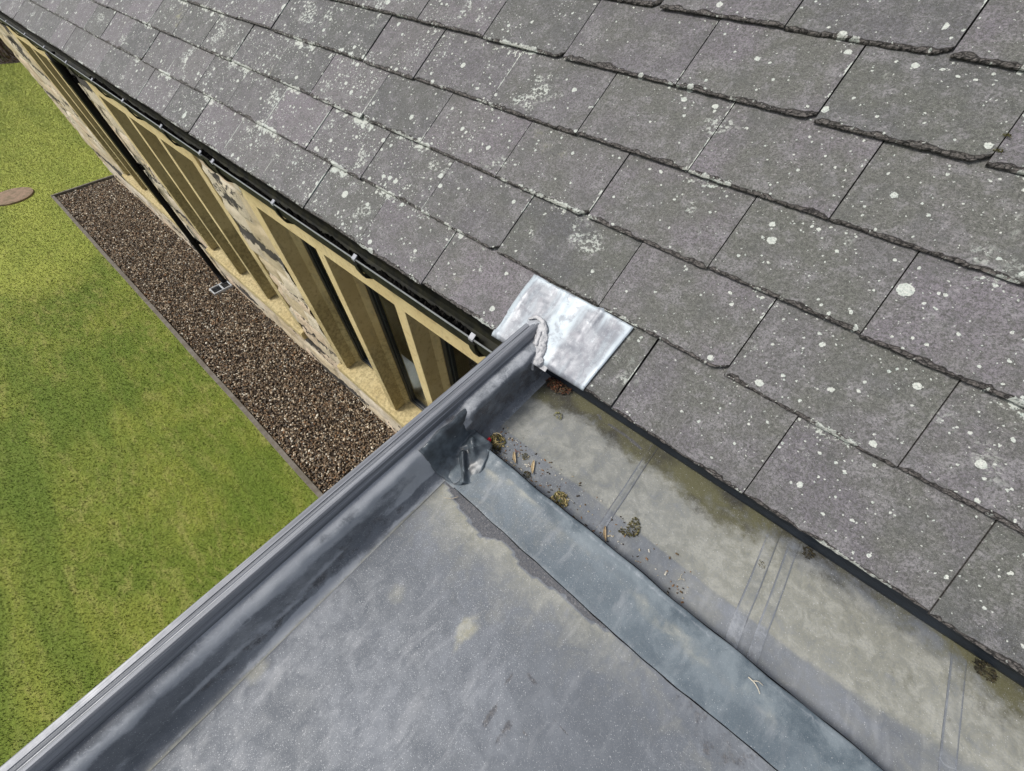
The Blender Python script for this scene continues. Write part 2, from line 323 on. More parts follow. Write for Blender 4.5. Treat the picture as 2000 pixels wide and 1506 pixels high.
class MB:
    def __init__(s): s.v = []; s.f = []
    def add(s, v, f):
        n = len(s.v); s.v += [tuple(p) for p in v]; s.f += [tuple(i + n for i in q) for q in f]; return s
    def box(s, x0, x1, y0, y1, z0, z1):
        return s.add([(x0, y0, z0), (x1, y0, z0), (x1, y1, z0), (x0, y1, z0), (x0, y0, z1), (x1, y0, z1), (x1, y1, z1), (x0, y1, z1)],
                     [(0, 3, 2, 1), (4, 5, 6, 7), (0, 1, 5, 4), (1, 2, 6, 5), (2, 3, 7, 6), (3, 0, 4, 7)])
    def prism(s, poly, a0, a1, axis='z', cap=True):        # poly of 2-tuples extruded along axis
        n = len(poly)
        f = {'z': lambda p, a: (p[0], p[1], a), 'x': lambda p, a: (a, p[0], p[1]), 'y': lambda p, a: (p[0], a, p[1])}[axis]
        v = [f(p, a0) for p in poly] + [f(p, a1) for p in poly]
        fs = [(i, (i + 1) % n, n + (i + 1) % n, n + i) for i in range(n)]
        if cap: fs += [tuple(range(n))[::-1], tuple(range(n, 2 * n))]
        return s.add(v, fs)
    def sweep(s, pts, ys, axis='y', wob=None):             # open profile swept
        n = len(pts); v = []
        for k, y in enumerate(ys):
            for (a, b) in pts:
                q = (a, y, b) if axis == 'y' else (y, a, b)
                if wob: q = wob(q)
                v.append(q)
        f = [(k * n + i, k * n + i + 1, (k + 1) * n + i + 1, (k + 1) * n + i) for k in range(len(ys) - 1) for i in range(n - 1)]
        return s.add(v, f)
    def tube(s, path, r, n=10, cap=True):
        v = []; f = []; P = [Vector(p) for p in path]; rr = r if isinstance(r, (list, tuple)) else [r] * len(P)
        for i, p in enumerate(P):
            d = (P[min(i + 1, len(P) - 1)] - P[max(i - 1, 0)]).normalized()
            a = d.cross(Vector((0.3, 0.1, 1)) if abs(d.z) < 0.9 else Vector((1, 0, 0))).normalized(); b = d.cross(a)
            for k in range(n):
                t = 2 * math.pi * k / n; v.append(tuple(p + a * (rr[i] * math.cos(t)) + b * (rr[i] * math.sin(t))))
        for i in range(len(P) - 1):
            for k in range(n): f.append((i * n + k, i * n + (k + 1) % n, (i + 1) * n + (k + 1) % n, (i + 1) * n + k))
        if cap: f += [tuple(range(n))[::-1], tuple(range((len(P) - 1) * n, len(P) * n))]
        return s.add(v, f)
    def build(s, name, mat, parent=None, smooth=False, org=None, attrs=None, bevel=0):
        o = link(name, s.v, s.f, mat, parent, org, smooth, attrs)
        bm = bmesh.new(); bm.from_mesh(o.data); bmesh.ops.recalc_face_normals(bm, faces=bm.faces); bm.to_mesh(o.data); bm.free()
        if bevel:
            md = o.modifiers.new('bevel', 'BEVEL'); md.width = bevel; md.segments = 2; md.limit_method = 'ANGLE'
        return o
def N(x, y, z=0.0): return noise.noise((x, y, z))
def FB(x, y, z=0.0, o=4): return noise.fractal((x, y, z), 1.0, 2.0, o)
def sm(a, b, x):
    t = min(1, max(0, (x - a) / (b - a))); return t * t * (3 - 2 * t)
def interp(pts, x):
    if x <= pts[0][0]: return pts[0][1]
    for (a, b), (c, d) in zip(pts, pts[1:]):
        if x <= c: return b + (d - b) * (x - a) / (c - a)
    return pts[-1][1]

# ================================================================ GROUND
WY = 0.79; GZ = -4.2
V = []; F = []
xs = [-140, -40, -20, 20, 140]; ys = [-140, -40, -10, 10, 140]
for x in xs:
    for y in ys: V.append((x, y, GZ - 0.03))
for i in range(4):
    for j in range(4): F.append((i * 5 + j, (i + 1) * 5 + j, (i + 1) * 5 + j + 1, i * 5 + j + 1))
tag(link('lawn', V, F, 'lawn'), kind='structure')
# grass blades
def kerb_y(x): return -0.357 + (x + 12.49) * (0.357 - 0.27) / 10.0
nb = 1050000
u = rng.random(nb)
bx = -0.66 - 25 * u ** 1.45; by = -7.5 + 14 * rng.random(nb)
keep = ~((bx > -12.62) & (by > (-0.357 + (bx + 12.49) * 0.0087) - 0.03)) & ((bx + 13.23) ** 2 + (by + 0.93) ** 2 > 0.40 ** 2) & (by > -7.4) & (by < 6.4)
keep &= (by < -0.2) | (bx < -12.7)
bx = bx[keep]; by = by[keep]; nb = len(bx)
ang = rng.random(nb) * 2 * np.pi; hgt = 0.010 + 0.010 * rng.random(nb); wd = 0.0018 + 0.002 * rng.random(nb) + 0.0002 * np.abs(bx); ln = (rng.random(nb) - 0.2) * 0.022; la = rng.random(nb) * 2 * np.pi
BV = np.zeros((nb, 3, 3)); z0 = GZ - 0.03
BV[:, 0] = np.stack([bx - np.cos(ang) * wd, by - np.sin(ang) * wd, np.full(nb, z0)], 1)
BV[:, 1] = np.stack([bx + np.cos(ang) * wd, by + np.sin(ang) * wd, np.full(nb, z0)], 1)
BV[:, 2] = np.stack([bx + np.cos(la) * ln, by + np.sin(la) * ln, z0 + hgt], 1)
def fastmesh(name, V, nper, idx, mat, attrs, org, colname=None):
    V = V.reshape(-1, 3) - np.array(org); me = bpy.data.meshes.new(name); nv = len(V); nf = len(idx) // nper
    me.vertices.add(nv); me.vertices.foreach_set('co', V.astype(np.float32).ravel())
    me.loops.add(len(idx)); me.loops.foreach_set('vertex_index', idx.astype(np.int32))
    me.polygons.add(nf); me.polygons.foreach_set('loop_start', np.arange(0, len(idx), nper, dtype=np.int32))
    for k, a in attrs.items():
        at = me.attributes.new(k, 'FLOAT_VECTOR', 'POINT'); at.data.foreach_set('vector', a.astype(np.float32).ravel())
    me.materials.append(MS[mat]); me.update(calc_edges=True)
    o = bpy.data.objects.new(name, me); sc.collection.objects.link(o); o.location = (org[0], org[1], org[2] + G); return o
gp = np.repeat(np.stack([bx, by, np.zeros(nb)], 1), 3, axis=0)
tn = np.repeat(rng.random((nb, 3)), 3, axis=0); tn[0::3, 1] = 1; tn[1::3, 1] = 1; tn[2::3, 1] = 0
o = fastmesh('grass', BV, 3, np.arange(nb * 3), 'grass', dict(gp=gp, tone=tn), (0, 0, GZ))
tag(o, 'short mown green grass with yellowish patches beside the gravel strip', 'grass', kind='stuff')
# gravel bed base + pebbles
V = []; F = []
for i in range(41):
    x = -12.5 + i * 0.32
    V += [(x, kerb_y(x), GZ - 0.018), (x, WY + 0.15, GZ - 0.018)]
F = [(2 * i, 2 * i + 2, 2 * i + 3, 2 * i + 1) for i in range(40)]
tag(link('gravel_bed', V, F, 'earth'), kind='structure')
npb = 42000
px = -0.8 - 11.65 * rng.random(npb) ** 1.15; ky = (-0.357 + (px + 12.49) * 0.0087)
py = ky + 0.015 + (WY + 0.03 - ky - 0.015) * rng.random(npb)
t_ = (1 + 5 ** 0.5) / 2
ico = np.array([(-1, t_, 0), (1, t_, 0), (-1, -t_, 0), (1, -t_, 0), (0, -1, t_), (0, 1, t_), (0, -1, -t_), (0, 1, -t_), (t_, 0, -1), (t_, 0, 1), (-t_, 0, -1), (-t_, 0, 1)], float); ico /= np.linalg.norm(ico[0])
icf = np.array([(0, 11, 5), (0, 5, 1), (0, 1, 7), (0, 7, 10), (0, 10, 11), (1, 5, 9), (5, 11, 4), (11, 10, 2), (10, 7, 6), (7, 1, 8), (3, 9, 4), (3, 4, 2), (3, 2, 6), (3, 6, 8), (3, 8, 9), (4, 9, 5), (2, 4, 11), (6, 2, 10), (8, 6, 7), (9, 8, 1)])
rad = 0.0075 + 0.0085 * rng.random(npb) ** 1.6
sx = rad * (0.9 + 0.6 * rng.random(npb)); sy = rad * (0.7 + 0.4 * rng.random(npb)); sz = rad * (0.5 + 0.35 * rng.random(npb))
an = rng.random(npb) * 2 * np.pi
P = ico[None] * (1 + 0.22 * (rng.random((npb, 12, 1)) - 0.5)) * np.stack([sx, sy, sz], 1)[:, None]
tl = (rng.random((npb, 2)) - 0.5) * 1.2
P2 = P.copy(); P2[..., 2] = P[..., 2] + P[..., 0] * tl[:, None, 0] + P[..., 1] * tl[:, None, 1]
X_ = P2[..., 0] * np.cos(an)[:, None] - P2[..., 1] * np.sin(an)[:, None] + px[:, None]
Y_ = P2[..., 0] * np.sin(an)[:, None] + P2[..., 1] * np.cos(an)[:, None] + py[:, None]
Z_ = P2[..., 2] + (GZ - 0.012 + 0.016 * rng.random(npb))[:, None]
PV = np.stack([X_, Y_, Z_], -1)
pal = np.array([(0.090, 0.060, 0.036), (0.135, 0.098, 0.063), (0.050, 0.038, 0.028), (0.205, 0.150, 0.098), (0.105, 0.090, 0.074), (0.36, 0.30, 0.22), (0.50, 0.46, 0.38), (0.18, 0.10, 0.05)])
pc = pal[rng.choice(8, npb, p=[0.20, 0.18, 0.15, 0.15, 0.12, 0.11, 0.05, 0.04])] * (0.9 + 0.7 * rng.random((npb, 1)))
idx = (icf[None] + (np.arange(npb) * 12)[:, None, None]).reshape(-1)
o = fastmesh('gravel', PV, 3, idx, 'pebble', dict(col=np.repeat(pc, 12, axis=0)), (-6, 0.2, GZ))
o.data.polygons.foreach_set('use_smooth', np.ones(len(o.data.polygons), dtype=bool))
tag(o, 'brown and grey pebble gravel filling the strip between lawn and stone wall', 'gravel', kind='stuff')
# edging boards
mb = MB()
n = 60; v = []
for i in range(n + 1):
    x = -12.49 + (11.85) * i / n; y = kerb_y(x) + 0.006 * N(x * 0.8, 3.1); z = GZ + 0.022 + 0.006 * N(x * 1.3, 9.2)
    v += [(x, y - 0.034, GZ - 0.08), (x, y - 0.034, z), (x, y + 0.024, z), (x, y + 0.024, GZ - 0.08)]
f = [(4 * i + a, 4 * i + 4 + a, 4 * i + 4 + (a + 1) % 4, 4 * i + (a + 1) % 4) for i in range(n) for a in range(4)] + [(0, 1, 2, 3), (4 * n, 4 * n + 3, 4 * n + 2, 4 * n + 1)]
mb.add(v, f)
tag(mb.build('edging_board', 'timber', bevel=0.004, org=(-6, -0.3, GZ)), 'long weathered brown timber edging between the lawn and the gravel strip', 'edging', 'timber edging round the gravel')
mb = MB().box(-12.565, -12.52, -0.385, 0.86, GZ - 0.08, GZ + 0.024)
tag(mb.build('edging_board', 'timber', bevel=0.004, org=(-12.54, 0.2, GZ)), 'short timber edging closing the far end of the gravel strip', 'edging', 'timber edging round the gravel')
# round stone cover in lawn
mb = MB(); c0 = (-13.23, -0.93)
ringv = []
for (r_, z_) in ((0.37, GZ - 0.05), (0.37, GZ + 0.004), (0.34, GZ + 0.010), (0.18, GZ + 0.012), (0.0, GZ + 0.012)):
    for k in range(40):
        a = 2 * math.pi * k / 40; q = r_ * (1 + 0.02 * N(math.cos(a) * 2, math.sin(a) * 2)); ringv.append((c0[0] + q * math.cos(a), c0[1] + q * math.sin(a), z_ - 0.006 + 0.004 * N(q * 9 * math.cos(a), q * 9 * math.sin(a))))
mb.add(ringv, [(i * 40 + k, i * 40 + (k + 1) % 40, (i + 1) * 40 + (k + 1) % 40, (i + 1) * 40 + k) for i in range(4) for k in range(40)])
tag(mb.build('drain_cover', 'stonecap', org=(c0[0], c0[1], GZ)), 'round reddish stone cover set flush in the lawn', 'drain cover')
# gully under the downpipe
gul = empty('drain_gully', (-6.95, 0.60, GZ), 'grey square gully with a dark grate under the black downpipe', 'drain')
mb = MB(); X0, X1, Y0, Y1 = -7.03, -6.83, 0.47, 0.77
mb.box(X0, X1, Y0, Y0 + 0.02, GZ - 0.05, GZ + 0.035).box(X0, X1, Y1 - 0.02, Y1, GZ - 0.05, GZ + 0.035).box(X0, X0 + 0.02, Y0 + 0.02, Y1 - 0.02, GZ - 0.05, GZ + 0.035).box(X1 - 0.02, X1, Y0 + 0.02, Y1 - 0.02, GZ - 0.05, GZ + 0.035).box(X0 + 0.02, X1 - 0.02, 0.62, 0.645, GZ - 0.05, GZ + 0.034)
mb.build('surround', 'gully', gul, bevel=0.003)
mb = MB().box(X0 + 0.02, X1 - 0.02, Y0 + 0.02, 0.62, GZ - 0.05, GZ + 0.004).box(X0 + 0.02, X1 - 0.02, 0.645, Y1 - 0.02, GZ - 0.05, GZ + 0.010)
mb.build('pit', 'void', gul)
mb = MB()
for k in range(6): mb.box(X0 + 0.035 + k * 0.024, X0 + 0.043 + k * 0.024, Y0 + 0.02, 0.62, GZ + 0.012, GZ + 0.02)
mb.box(X0 + 0.02, X1 - 0.02, 0.55, 0.558, GZ + 0.0205, GZ + 0.026)
mb.build('grate', 'frame', gul)

# heather bed beyond the far gable: countable low mounds of brown stems
def shrub(cx, cy, r, h, label):
    mb = MB(); n = 1500; cols = []
    base = [(0.10, 0.055, 0.035), (0.16, 0.10, 0.06), (0.06, 0.04, 0.025), (0.10, 0.10, 0.04)]
    for i in range(n):
        a = random.random() * 6.283; q = math.sqrt(random.random()) * r; x = cx + q * math.cos(a); y = cy + q * math.sin(a)
        top = h * (1 - (q / r) ** 2) * (0.7 + 0.5 * random.random()) + 0.04
        dx, dy = math.cos(a) * 0.06 * random.random(), math.sin(a) * 0.06 * random.random(); b_ = random.random() * 6.283; wv = 0.012 + random.random() * 0.012
        z_ = GZ + top
        mb.add([(x - wv * math.cos(b_), y - wv * math.sin(b_), GZ + top * 0.35), (x + wv * math.cos(b_), y + wv * math.sin(b_), GZ + top * 0.35), (x + dx + wv * 0.6 * math.cos(b_), y + dy, z_), (x + dx - wv * 0.6, y + dy - wv, z_ - 0.03)], [(0, 1, 2, 3)])
        cols += [random.choice(base)] * 4
    m0 = len(mb.v)
    for i in range(7):
        for k in range(16):
            a = 2 * math.pi * k / 16; q = r * 0.95 * (i / 6); mb.v.append((cx + q * math.cos(a), cy + q * math.sin(a), GZ + max(-0.04, h * 0.62 * (1 - (i / 6) ** 2) * (1 + 0.3 * N(x + k, i)) - 0.03))); cols.append((0.035, 0.024, 0.016))
    mb.f += [(m0 + i * 16 + k, m0 + i * 16 + (k + 1) % 16, m0 + (i + 1) * 16 + (k + 1) % 16, m0 + (i + 1) * 16 + k) for i in range(6) for k in range(16)]
    o = link('heather_shrub', mb.v, mb.f, 'heather', None, (cx, cy, GZ), attrs=dict(col=cols))
    return tag(o, label, 'shrub', 'brown shrubs past the far gable')
shrub(-25.5, 2.0, 1.5, 0.7, 'low brown winter shrub nearest the lawn edge beyond the far end of the house')
shrub(-28.0, 2.6, 1.7, 0.9, 'larger brown shrub further back at the top left corner of the photo')
shrub(-24.2, 4.3, 1.4, 0.7, 'brown shrub partly hidden behind the far corner of the stone house')

# ================================================================ STONE HOUSE
house = empty('stone_house', (-4, WY, GZ), 'long stone house with lichen spotted slate roof, black gutter and sandstone mullioned windows', 'house')
TH = R(33.5); VD = np.array((0, math.cos(TH), math.sin(TH))); ND = np.array((0, -math.sin(TH), math.cos(TH))); EO = np.array((0, 0.75, -1.1))
def RP(x, v, n=0.0): return EO + np.array((x, 0, 0)) + VD * v + ND * n
GA = 0.275; WD = 0.466
meas = {0: [-5.914, -5.42, -3.994, -3.539, -3.068, -2.578, -2.12, -1.636, -1.173, -0.66, -0.205, 0.251, 0.714], 1: [-5.66, -2.807, -2.35, -1.854, -1.395, -0.933, -0.440, 0.023, 0.495], 2: [-3.502, -2.083, -1.620, -1.140, -0.674, -0.201, 0.251], 3: [-2.782, -2.301, -1.89, -1.385, -0.912, -0.440, 0.013], 4: [-1.170, -0.663, -0.189, 0.253]}
SV, SF, Auv, Aloc, Aton = [], [], [], [], []
def slate(x0, x1, row, seed):
    v0 = row * GA; rr = random.Random(seed); n0 = len(SV); NX = max(8, int((x1 - x0) / (0.0085 if x0 > -3.6 and row < 6 else 0.020))); tone = (rr.random(), rr.random(), rr.random())
    g0 = 0.0018 + (0.006 * rr.random() if rr.random() < 0.4 else 0); x0 += g0; x1 -= 0.0022
    if row == 0: v0 += 0.004 * rr.uniform(-1, 1)
    lift = 0.010 + rr.uniform(-0.0015, 0.003); tw = rr.uniform(-0.002, 0.002); off = rr.uniform(-0.003, 0.003); skew = rr.uniform(-0.004, 0.004)
    cl = rr.random(); cr_ = rr.random(); thick = rr.uniform(0.006, 0.012)
    cut = [0.0] * (NX + 1)
    bev = []
    bb = rr.uniform(0.007, 0.017)
    for i in range(NX + 1):
        s = i / NX; x = x0 + (x1 - x0) * s
        e = 0.0025 * FB(x * 35, seed * 1.7, 0, 3) + off + skew * s
        if cl < 0.07 and s < 0.07: e += (0.07 - s) ** 1.3 * 0.7
        if cr_ < 0.12 and s > 0.92: e += (s - 0.92) ** 1.3 * 0.7
        cut[i] = e
        b = bb * (0.55 + 0.8 * max(-0.5, FB(x * 16, seed * 3.3, 2, 3)) + 0.7 * (((x * 17 + 4 * N(x * 9, seed)) % 1.0) ** 2) * (0.4 + 0.8 * N(x * 7, seed * 2.1))) + 0.003 * rr.random()
        b *= sm(0, 0.04, s) * sm(0, 0.04, 1 - s) * 0.8 + 0.2
        bev.append(max(0.003, b))
    rows = []
    def rowpts(fv, fn, flag):
        ids = []
        for i in range(NX + 1):
            s = i / NX; x = x0 + (x1 - x0) * s; vv = fv(i); nn = fn(i, vv)
            ids.append(len(SV)); SV.append(RP(x, vv, nn)); Auv.append((x, vv, 0)); Aloc.append((s, vv - v0, flag(i) if callable(flag) else flag)); Aton.append(tone)
        rows.append(ids)
    surf = lambda i, vv: lift - (vv - v0) / GA * 0.017 + tw * (i / NX - 0.5) + 0.0012 * N(vv * 9, i * 0.35, seed)
    rowpts(lambda i: v0 + cut[i] + 0.001, lambda i, vv: surf(i, vv) - thick, 1.0)
    rowpts(lambda i: v0 + cut[i] + rr.random() * 0.002, lambda i, vv: surf(i, vv) - thick * rr.uniform(0.40, 0.75), 1.0)
    rowpts(lambda i: v0 + cut[i] + bev[i] * rr.uniform(0.25, 0.45), lambda i, vv: surf(i, vv) - thick * rr.uniform(0.28, 0.52), 1.0)
    rowpts(lambda i: v0 + cut[i] + bev[i] * rr.uniform(0.55, 0.85), lambda i, vv: surf(i, vv) - thick * rr.uniform(0.06, 0.30), 1.0)
    rowpts(lambda i: v0 + cut[i] + bev[i], lambda i, vv: surf(i, vv) - 0.0003, 0.5)
    rowpts(lambda i: v0 + cut[i] + bev[i] + 0.0025, surf, 0.0)
    for q in (0.3, 0.65, 1.0, 1.28): rowpts(lambda i: v0 + 0.03 + (GA - 0.03) * q, surf, 0.0)
    for a, b in zip(rows, rows[1:]):
        for i in range(NX): SF.append((a[i], a[i + 1], b[i + 1], b[i]))
    for side in (0, NX):                      # side walls
        top = [r_[side] for r_ in rows[2:]]; bot = []
        for r_ in rows[2:]:
            k = r_[side]; p = SV[k] - ND * (thick * (0.6 if r_ is rows[2] else 1.0)); bot.append(len(SV)); SV.append(p); Auv.append(Auv[k]); Aloc.append((Aloc[k][0], Aloc[k][1], 0.9)); Aton.append(tone)
        for i in range(len(top) - 1):
            q = (top[i], top[i + 1], bot[i + 1], bot[i]); SF.append(q if side == 0 else q[::-1])
sid = 0
for row in range(17):
    base = meas.get(row, []); x = (-0.205 if row % 2 == 0 else 0.023) if not base else base[0]
    js = list(base) or [x]
    rr = random.Random(row + 50)
    # fill gaps in measured list
    full = [js[0]]
    for j in js[1:]:
        k = max(1, round((j - full[-1]) / WD)); a = full[-1]
        for q in range(1, k): full.append(a + (j - a) * q / k + rr.uniform(-0.01, 0.01))
        full.append(j)
    while full[-1] < 4.6: full.append(full[-1] + WD + rr.uniform(-0.013, 0.013))
    while full[0] > -12.9: full.insert(0, full[0] - WD + rr.uniform(-0.013, 0.013))
    for a, b in zip(full, full[1:]):
        sid += 1; slate(a, b, row, sid)
roof = link('roof', SV, SF, 'slate', house, attrs=dict(suv=Auv, loc=Aloc, tone=Aton))
# boarding under the slates, back slope, ridge
mb = MB(); XA, XB = -12.75, 4.7
def slab(va, vb, na, nb_):
    q = [RP(XA, va, na), RP(XB, va, na), RP(XB, vb, na), RP(XA, vb, na), RP(XA, va, nb_), RP(XB, va, nb_), RP(XB, vb, nb_), RP(XA, vb, nb_)]
    mb.add(q, [(0, 1, 2, 3), (4, 7, 6, 5), (0, 4, 5, 1), (1, 5, 6, 2), (2, 6, 7, 3), (3, 7, 4, 0)])
slab(0.06, 4.72, -0.028, -0.060)
mb.build('roof_boards', 'darkwood', house)
top = RP(0, 4.72, 0.0)
mb = MB().add([(XA, top[1], top[2]), (XB, top[1], top[2]), (XB, top[1] + 4.0, top[2] - 2.65), (XA, top[1] + 4.0, top[2] - 2.65)], [(0, 1, 2, 3)])
mb.add([(XA, top[1], top[2] - 0.1), (XB, top[1], top[2] - 0.1), (XB, top[1] + 4.0, top[2] - 2.75), (XA, top[1] + 4.0, top[2] - 2.75)], [(0, 1, 2, 3)])
mb.build('back_slope', 'darkwood', house)
mb = MB().tube([(XA, top[1], top[2] + 0.02), (XB, top[1], top[2] + 0.02)], 0.09, 14); mb.build('ridge', 'render', house)

# --- rubble wall (front) with openings
WIN = [(-3.10, -0.78), (-6.42, -4.15), (-9.80, -7.52)]; ZS, ZL = -3.31, -1.46
cour = [GZ - 0.1]
rr = random.Random(5)
while cour[-1] < -1.1: cour.append(cour[-1] + rr.uniform(0.17, 0.30))
stones = []
for ci in range(len(cour) - 1):
    xs = [-12.9 + rr.uniform(0, 0.3)]
    while xs[-1] < 4.8: xs.append(xs[-1] + rr.uniform(0.22, 0.62))
    stones.append([(a, rr.random(), rr.uniform(-0.012, 0.022)) for a in xs])
def stone_at(x, z):
    zz = z + 0.035 * N(x * 1.3, 4.4) + 0.012 * N(x * 5, 1.1)
    ci = max(0, min(len(cour) - 2, sum(1 for c_ in cour if c_ <= zz) - 1)); lst = stones[ci]
    xx = x + 0.02 * N(z * 6, 7.7)
    k = 0
    lo, hi = 0, len(lst) - 1
    while lo < hi:
        mid = (lo + hi + 1) // 2
        if lst[mid][0] <= xx: lo = mid
        else: hi = mid - 1
    k = min(lo, len(lst) - 2)
    dz = min(zz - cour[ci], cour[ci + 1] - zz); dx = min(xx - lst[k][0], lst[k + 1][0] - xx)
    return ci, k, dz, dx, lst[k][1], lst[k][2]
def rubble(name, u0, u1, z0, z1, holes, toworld, step=0.026):
    us = list(np.arange(u0, u1, step)) + [u1]; zs = list(np.arange(z0, z1, step)) + [z1]
    for (a, b, c_, d) in holes: us += [a, b]; zs += [c_, d]
    us = sorted(set(round(float(q), 4) for q in us)); zs = sorted(set(round(float(q), 4) for q in zs))
    V = []; T = []; idm = {}
    F = []
    def vid(i, j):
        if (i, j) in idm: return idm[(i, j)]
        x, z = us[i], zs[j]; ci, k, dz, dx, tn, of = stone_at(x, z)
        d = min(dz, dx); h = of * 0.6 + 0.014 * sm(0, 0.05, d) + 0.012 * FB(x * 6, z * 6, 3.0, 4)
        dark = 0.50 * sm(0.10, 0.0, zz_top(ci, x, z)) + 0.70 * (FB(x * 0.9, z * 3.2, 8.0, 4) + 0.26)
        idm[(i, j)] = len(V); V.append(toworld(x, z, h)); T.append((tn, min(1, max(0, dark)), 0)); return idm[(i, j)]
    def zz_top(ci, x, z):
        zz = z + 0.035 * N(x * 1.3, 4.4) + 0.012 * N(x * 5, 1.1); return abs(cour[ci + 1] - zz) if ci % 2 == 0 else 1.0
    for i in range(len(us) - 1):
        for j in range(len(zs) - 1):
            xm = (us[i] + us[i + 1]) / 2; zm = (zs[j] + zs[j + 1]) / 2
            if any(a < xm < b and c_ < zm < d for (a, b, c_, d) in holes): continue
            F.append((vid(i, j), vid(i + 1, j), vid(i + 1, j + 1), vid(i, j + 1)))
    return link(name, V, F, 'rubble', house, smooth=True, attrs=dict(tone=T))
XE = -12.3
holes = [(a - 0.13, b + 0.13, ZS - 0.12, ZL + 0.19) for a, b in WIN]
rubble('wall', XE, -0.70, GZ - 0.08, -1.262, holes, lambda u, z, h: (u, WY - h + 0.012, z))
rubble('gable_wall', 0.0, 6.6, GZ - 0.08, -1.16, [], lambda u, z, h: (XE + 0.004 - h * 0.4, WY + u, z), 0.06)
mb = MB()       # wall core behind, and the gable triangle, the back and right walls
for a, b in ((XE + 0.05, -9.93), (-7.39, -6.55), (-4.02, -3.23), (-0.65, 4.6)): mb.box(a, b, WY + 0.03, WY + 0.5, GZ - 0.05, -1.17)
for a, b in ((-9.93, -7.39), (-6.55, -4.02), (-3.23, -0.65)): mb.box(a, b, WY + 0.26, WY + 0.5, ZL - 0.02, -1.17).box(a, b, WY + 0.03, WY + 0.5, GZ - 0.05, ZS - 0.13)
mb.box(XE + 0.05, 4.6, WY + 6.4, WY + 6.8, GZ - 0.05, -1.3)
mb.build('wall_core', 'inner', house)
mb = MB().prism([(WY + 0.05, -1.15), (WY + 6.6, -1.15), (top[1] + 0.6, top[2] - 0.45), (top[1], top[2] - 0.12), (top[1] - 0.3, top[2] - 0.3)], XE + 0.02, XE + 0.3, 'x'); mb.build('gable_top', 'render', house)
mb = MB().box(4.3, 4.62, WY, WY + 6.8, GZ - 0.05, -1.2); mb.build('end_wall', 'render', house)
# eaves fascia, soffit
mb = MB().box(-12.7, -0.66, 0.797, 0.822, -1.235, -1.118).box(-12.7, -0.66, 0.823, 0.98, -1.180, -1.165); mb.build('eaves_board', 'darkwood', house)
mb = MB().box(-12.7, -0.66, 0.86, 0.90, -1.30, -1.085); mb.build('tilting_fillet', 'pipe', house)

# --- windows
def window(a, b, mulls, lab):
    wdw = empty('window', ((a + b) / 2, WY, ZS), None, None); wdw.parent = house; pw = house['_w']; wdw.location = tuple(wdw['_w'][i] - pw[i] for i in range(3)); wdw['label'] = lab
    for side, x in ((1, a), (-1, b)):           # jambs
        if x > -1: continue
        poly = [(x - side * 0.14, WY - 0.006), (x, WY - 0.006), (x, WY + 0.115), (x + side * 0.03, WY + 0.16), (x + side * 0.03, WY + 0.25), (x - side * 0.14, WY + 0.25)]
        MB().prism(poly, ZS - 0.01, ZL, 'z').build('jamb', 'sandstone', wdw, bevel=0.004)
    for x in mulls:
        h = 0.045; poly = [(x - h, WY - 0.004), (x + h, WY - 0.004), (x + h, WY + 0.115), (x + h + 0.025, WY + 0.16), (x + h + 0.025, WY + 0.25), (x - h - 0.025, WY + 0.25), (x - h - 0.025, WY + 0.16), (x - h, WY + 0.115)]
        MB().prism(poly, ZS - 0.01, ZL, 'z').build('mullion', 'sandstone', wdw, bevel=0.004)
    mb = MB().prism([(WY - 0.008, ZL), (WY - 0.008, ZL + 0.21), (WY + 0.25, ZL + 0.21), (WY + 0.25, ZL + 0.001), (WY + 0.12, ZL + 0.001)], a - 0.15, b + 0.15, 'x')
    mb.build('lintel', 'sandstone', wdw, bevel=0.004)
    mb = MB().prism([(WY - 0.055, ZS - 0.15), (WY - 0.055, ZS - 0.055), (WY - 0.045, ZS - 0.042), (WY + 0.16, ZS), (WY + 0.25, ZS + 0.004), (WY + 0.25, ZS - 0.15)], a - 0.16, b + 0.15, 'x')
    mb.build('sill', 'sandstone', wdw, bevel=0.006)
    edges = [a + 0.03] + sum([[x - 0.07, x + 0.07] for x in mulls], []) + [b - 0.03]
    for i in range(0, len(edges), 2):
        e0, e1 = edges[i], edges[i + 1]; y0, y1 = WY + 0.165, WY + 0.215; z0, z1 = ZS + 0.005, ZL - 0.002; q = 0.045
        mb = MB().box(e0 + 0.001, e0 + q, y0, y1, z0, z1).box(e1 - q, e1 - 0.001, y0, y1, z0, z1).box(e0 + q, e1 - q, y0, y1, z0, z0 + q).box(e0 + q, e1 - q, y0, y1, z1 - q, z1)
        mb.box(e0 + q, e0 + q + 0.018, y0 + 0.016, y1 - 0.004, z0 + q, z1 - q).box(e1 - q - 0.018, e1 - q, y0 + 0.016, y1 - 0.004, z0 + q, z1 - q).box(e0 + q + 0.018, e1 - q - 0.018, y0 + 0.016, y1 - 0.004, z0 + q, z0 + q + 0.02)
        mb.build('frame', 'frame', wdw, bevel=0.003)
        MB().box(e0 + q + 0.019, e1 - q - 0.019, y0 + 0.028, y0 + 0.034, z0 + q + 0.021, z1 - q).build('pane', 'glass', wdw)
    mb = MB().box(a, b, WY + 0.29, WY + 0.52, ZS - 0.04, ZS - 0.005); mb.build('inner_sill', 'board', wdw)
    return wdw
window(-3.10, -0.78, (-2.30, -1.51), 'three light sandstone window nearest the flat roof')
window(-6.42, -4.15, (-5.62, -4.87), 'middle three light sandstone window beside the downpipe')
window(-9.80, -7.52, (-9.05, -8.30), 'three light sandstone window at the far end beyond the downpipe')
mb = MB()
